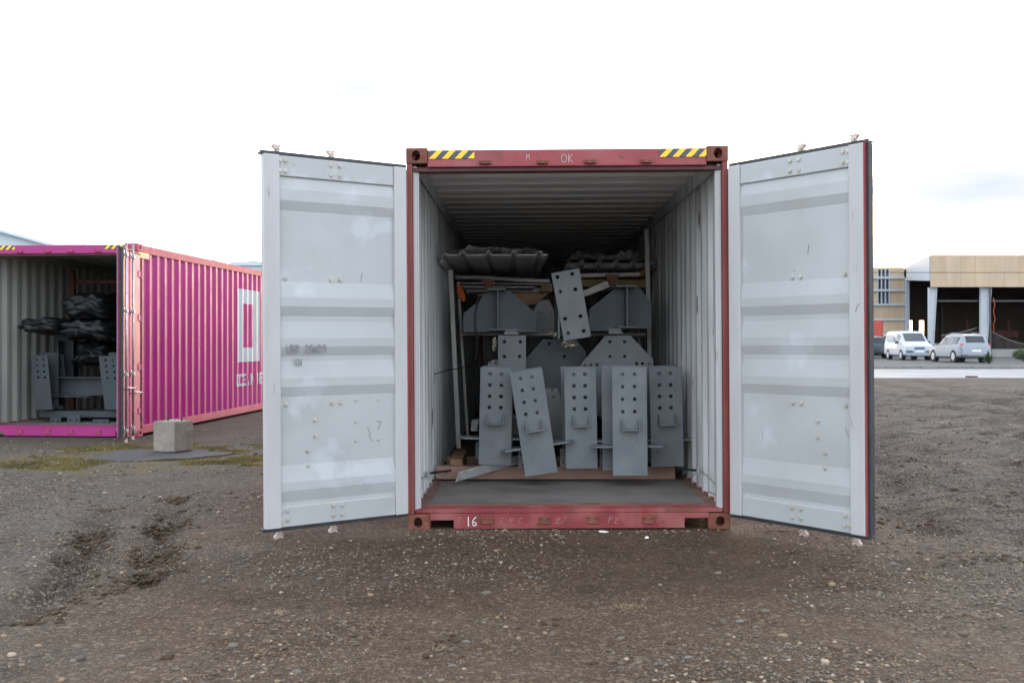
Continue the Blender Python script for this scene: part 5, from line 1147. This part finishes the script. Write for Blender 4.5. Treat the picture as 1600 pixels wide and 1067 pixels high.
cl = np.concatenate(cl); r_ = 0.004+0.019*rng.random(len(cl))**3; pebbles('soil_clods', np.stack([cl[:, 0], cl[:, 1], ground_z(cl[:, 0], cl[:, 1])+r_*0.1], -1), r_, 'crumbs of dark soil thrown up by wheels', M_soil)
protos = []
for k in range(6):
    bm = bmesh.new(); bmesh.ops.create_icosphere(bm, subdivisions=2, radius=1.0)
    sq = (random.uniform(0.9, 1.3), random.uniform(0.75, 1.0), random.uniform(0.4, 0.6))
    for v in bm.verts:
        f = 1+0.30*mnoise.noise(v.co*1.1+Vector((k*3.1, 0, 0)))+0.10*mnoise.noise(v.co*3+Vector((k*7.7, 0, 0))); v.co = Vector((v.co.x*f*sq[0], v.co.y*f*sq[1], v.co.z*f*sq[2]))
    me = bpy.data.meshes.new('stone'); bm.to_mesh(me); bm.free(); me.materials.append(M_stone); me.polygons.foreach_set('use_smooth', [True]*len(me.polygons)); protos.append(me)
def stone(x, y, r, k=None, m=None):
    o = bpy.data.objects.new('stone', protos[k if k is not None else random.randrange(6)]); COL.objects.link(o); o.parent = ground
    o.location = (x, y, gz(x, y)+r*0.10); o.scale = (r, r, r); o.rotation_euler = (random.uniform(-.2, .2), random.uniform(-.2, .2), random.uniform(0, 6.28)); return o
def gpx(px, py): Y = F*CAMZ/(py-533.5); return ((px-800)*Y/F, Y)
for (px, py, w) in ((124,1034,22),(364,1015,20),(150,945,14),(95,709,18),(760,921,14),(706,920,10),(567,894,13),(933,943,10),(969,995,16),(729,1003,12),(466,1053,16),(640,858,10),(878,838,14),(1300,908,12),(1242,939,9),(1006,973,12),(1223,987,14),(1289,1039,16),(1145,1037,14),(1320,1030,14),(1305,1018,16),(1357,1014,12),(953,1015,14),(970,1037,13),(862,990,10),(1395,880,13),(590,865,9),(638,882,9),(1490,760,16),(1562,796,18),(1540,690,14),(1505,991,14),(1524,967,12),(1180,977,9),(1170,950,9),(700,985,10),(420,960,10),(1075,1030,12),(1440,1010,12),(1585,930,12),(295,1050,9),(60,1010,10),(208,948,10),(676,890,8),(845,880,8),(1010,848,8),(1110,860,9),(1200,853,9)):
    x, y = gpx(px, py); stone(x, y, w*0.5*y/F)
for k in range(240):
    y = random.uniform(3.9, 9.5); x = random.uniform(-1, 1)*(y*0.5)
    if -0.9 < x < 1.75 and y > 7.4: continue
    stone(x, y, random.choice((0.010, 0.011, 0.013, 0.016, 0.021)))
# rubble line at the foot of the sill
for k in range(190):
    x = random.uniform(-0.8, 2.4); y = YF-random.expovariate(7.0)-0.02; stone(x, y, random.choice((0.007, 0.009, 0.012, 0.016)))
def tuft(px, py, r, n, m, label, h=0.035):
    x, y = gpx(px, py); rg = random.Random(px); mb = MB()
    for k in range(n):
        a = rg.uniform(0, 6.283); q = r*math.sqrt(rg.random()); b = Vector((q*math.cos(a)*1.6, q*math.sin(a), 0)); d = Vector((rg.gauss(0, 1), rg.gauss(0, 1), rg.uniform(0.1, 0.9))).normalized()*h*rg.uniform(0.5, 1.2); w = Vector((-d.y, d.x, 0)).normalized()*0.0022
        mb.add([b-w, b+w, b+d+w*0.3, b+d-w*0.3], [(0,1,2,3)])
    o = mb.build('dry_tuft', m, loc=(x, y, gz(x, y)+0.004), fix=False); tag(o, label, 'dry grass', 'dry grass tufts on the yard'); o['kind'] = 'thing'; return o
tuft(985, 949, 0.06, 60, M_straw, 'straw coloured dry tuft in the right foreground below the sill')
tuft(575, 980, 0.04, 26, M_straw, 'thin dry tuft in the left foreground')
tuft(822, 848, 0.04, 26, M_straw, 'dry tuft just in front of the sill')
tuft(690, 1020, 0.04, 22, M_straw, 'dry tuft at the bottom of the picture')
tuft(1450, 898, 0.05, 30, M_straw, 'dry tuft on the grey gravel at the right', 0.04)
tuft(430, 962, 0.04, 28, M_straw, 'dry tuft on the low mound left of centre')
# litter
o = MB().plate([(-0.04, -0.012), (0.0, -0.02), (0.045, -0.006), (0.03, 0.015), (-0.02, 0.02)], [], (0,0,0), (1,0,0), (0,1,0.15), (0,0,0.006)).build('paper_scrap', M_foam, loc=(gpx(942, 829)[0], gpx(942, 829)[1], gz(*gpx(942, 829))+0.004), bevel=0.003); o.rotation_euler = (0, 0.1, 0.3); tag(o, 'white scrap lying in front of the sill', 'litter')
o = MB().plate([(-0.015, -0.012), (0.012, -0.015), (0.02, 0.004), (0.0, 0.015)], [], (0,0,0), (1,0,0), (0,1,0.3), (0,0,0.006)).build('paper_scrap', M_foam, loc=(gpx(1010, 838)[0], gpx(1010, 838)[1], gz(*gpx(1010, 838))+0.004), bevel=0.003); tag(o, 'small white scrap right of the sill middle', 'litter')
# dark timber offcut on the kerb of the road
o = MB().box((-0.2, -0.15, 0), (0.2, 0.15, 0.06)).build('road_debris', M_rustpost, loc=(((1518-800)*40.2/F), 40.2, 0.0), bevel=0.03); tag(o, 'dark flat debris at the near edge of the pale road', 'debris')
# moss and short grass round the block
def blades(name, blobs, n, h, w, m, label):
    xs2 = []; 
    for (cx_, cy_, rx, ry, q) in blobs:
        k = int(n*q); a = rng.uniform(0, 2*np.pi, k); r = np.sqrt(rng.random(k)); xs2.append(np.stack([cx_+rx*r*np.cos(a), cy_+ry*r*np.sin(a)], -1))
    p = np.concatenate(xs2); keep = (fbm(p[:, 0]*2.2, p[:, 1]*2.2, 55, 3) > -0.12) & ~((np.abs(p[:, 0]+4.45) < 0.72) & (np.abs(p[:, 1]-12.75) < 0.50)) & ~((np.abs(p[:, 0]+4.26) < 0.3) & (np.abs(p[:, 1]-13.1) < 0.3))
    p = p[keep]; k = len(p); z = ground_z(p[:, 0], p[:, 1]); a = rng.uniform(0, 2*np.pi, k); hh = h*rng.uniform(0.4, 1.2, k)
    dx, dy = np.cos(a)*w, np.sin(a)*w; lx, ly = rng.normal(0, 0.6, k)*hh, rng.normal(0, 0.6, k)*hh
    v = np.stack([np.stack([p[:, 0]-dx, p[:, 1]-dy, z-0.003], -1), np.stack([p[:, 0]+dx, p[:, 1]+dy, z-0.003], -1), np.stack([p[:, 0]+lx, p[:, 1]+ly, z+hh], -1)], 1)
    me = bpy.data.meshes.new(name); me.vertices.add(k*3); me.vertices.foreach_set('co', v.reshape(-1).astype(np.float32)); me.loops.add(k*3); me.loops.foreach_set('vertex_index', np.arange(k*3, dtype=np.int32)); me.polygons.add(k); me.polygons.foreach_set('loop_start', np.arange(0, k*3, 3, dtype=np.int32)); me.update(calc_edges=True); me.materials.append(m)
    o = bpy.data.objects.new(name, me); COL.objects.link(o); tag(o, label, 'moss', kind='stuff'); return o
blades('moss', [(-4.4, 11.75, 1.8, 0.55, 0.4), (-5.3, 13.0, 0.7, 0.9, 0.2), (-3.2, 12.8, 1.0, 1.0, 0.3), (-4.3, 13.9, 1.4, 0.4, 0.15)], 36000, 0.022, 0.005, M_moss, 'yellow green moss growing round the concrete block')
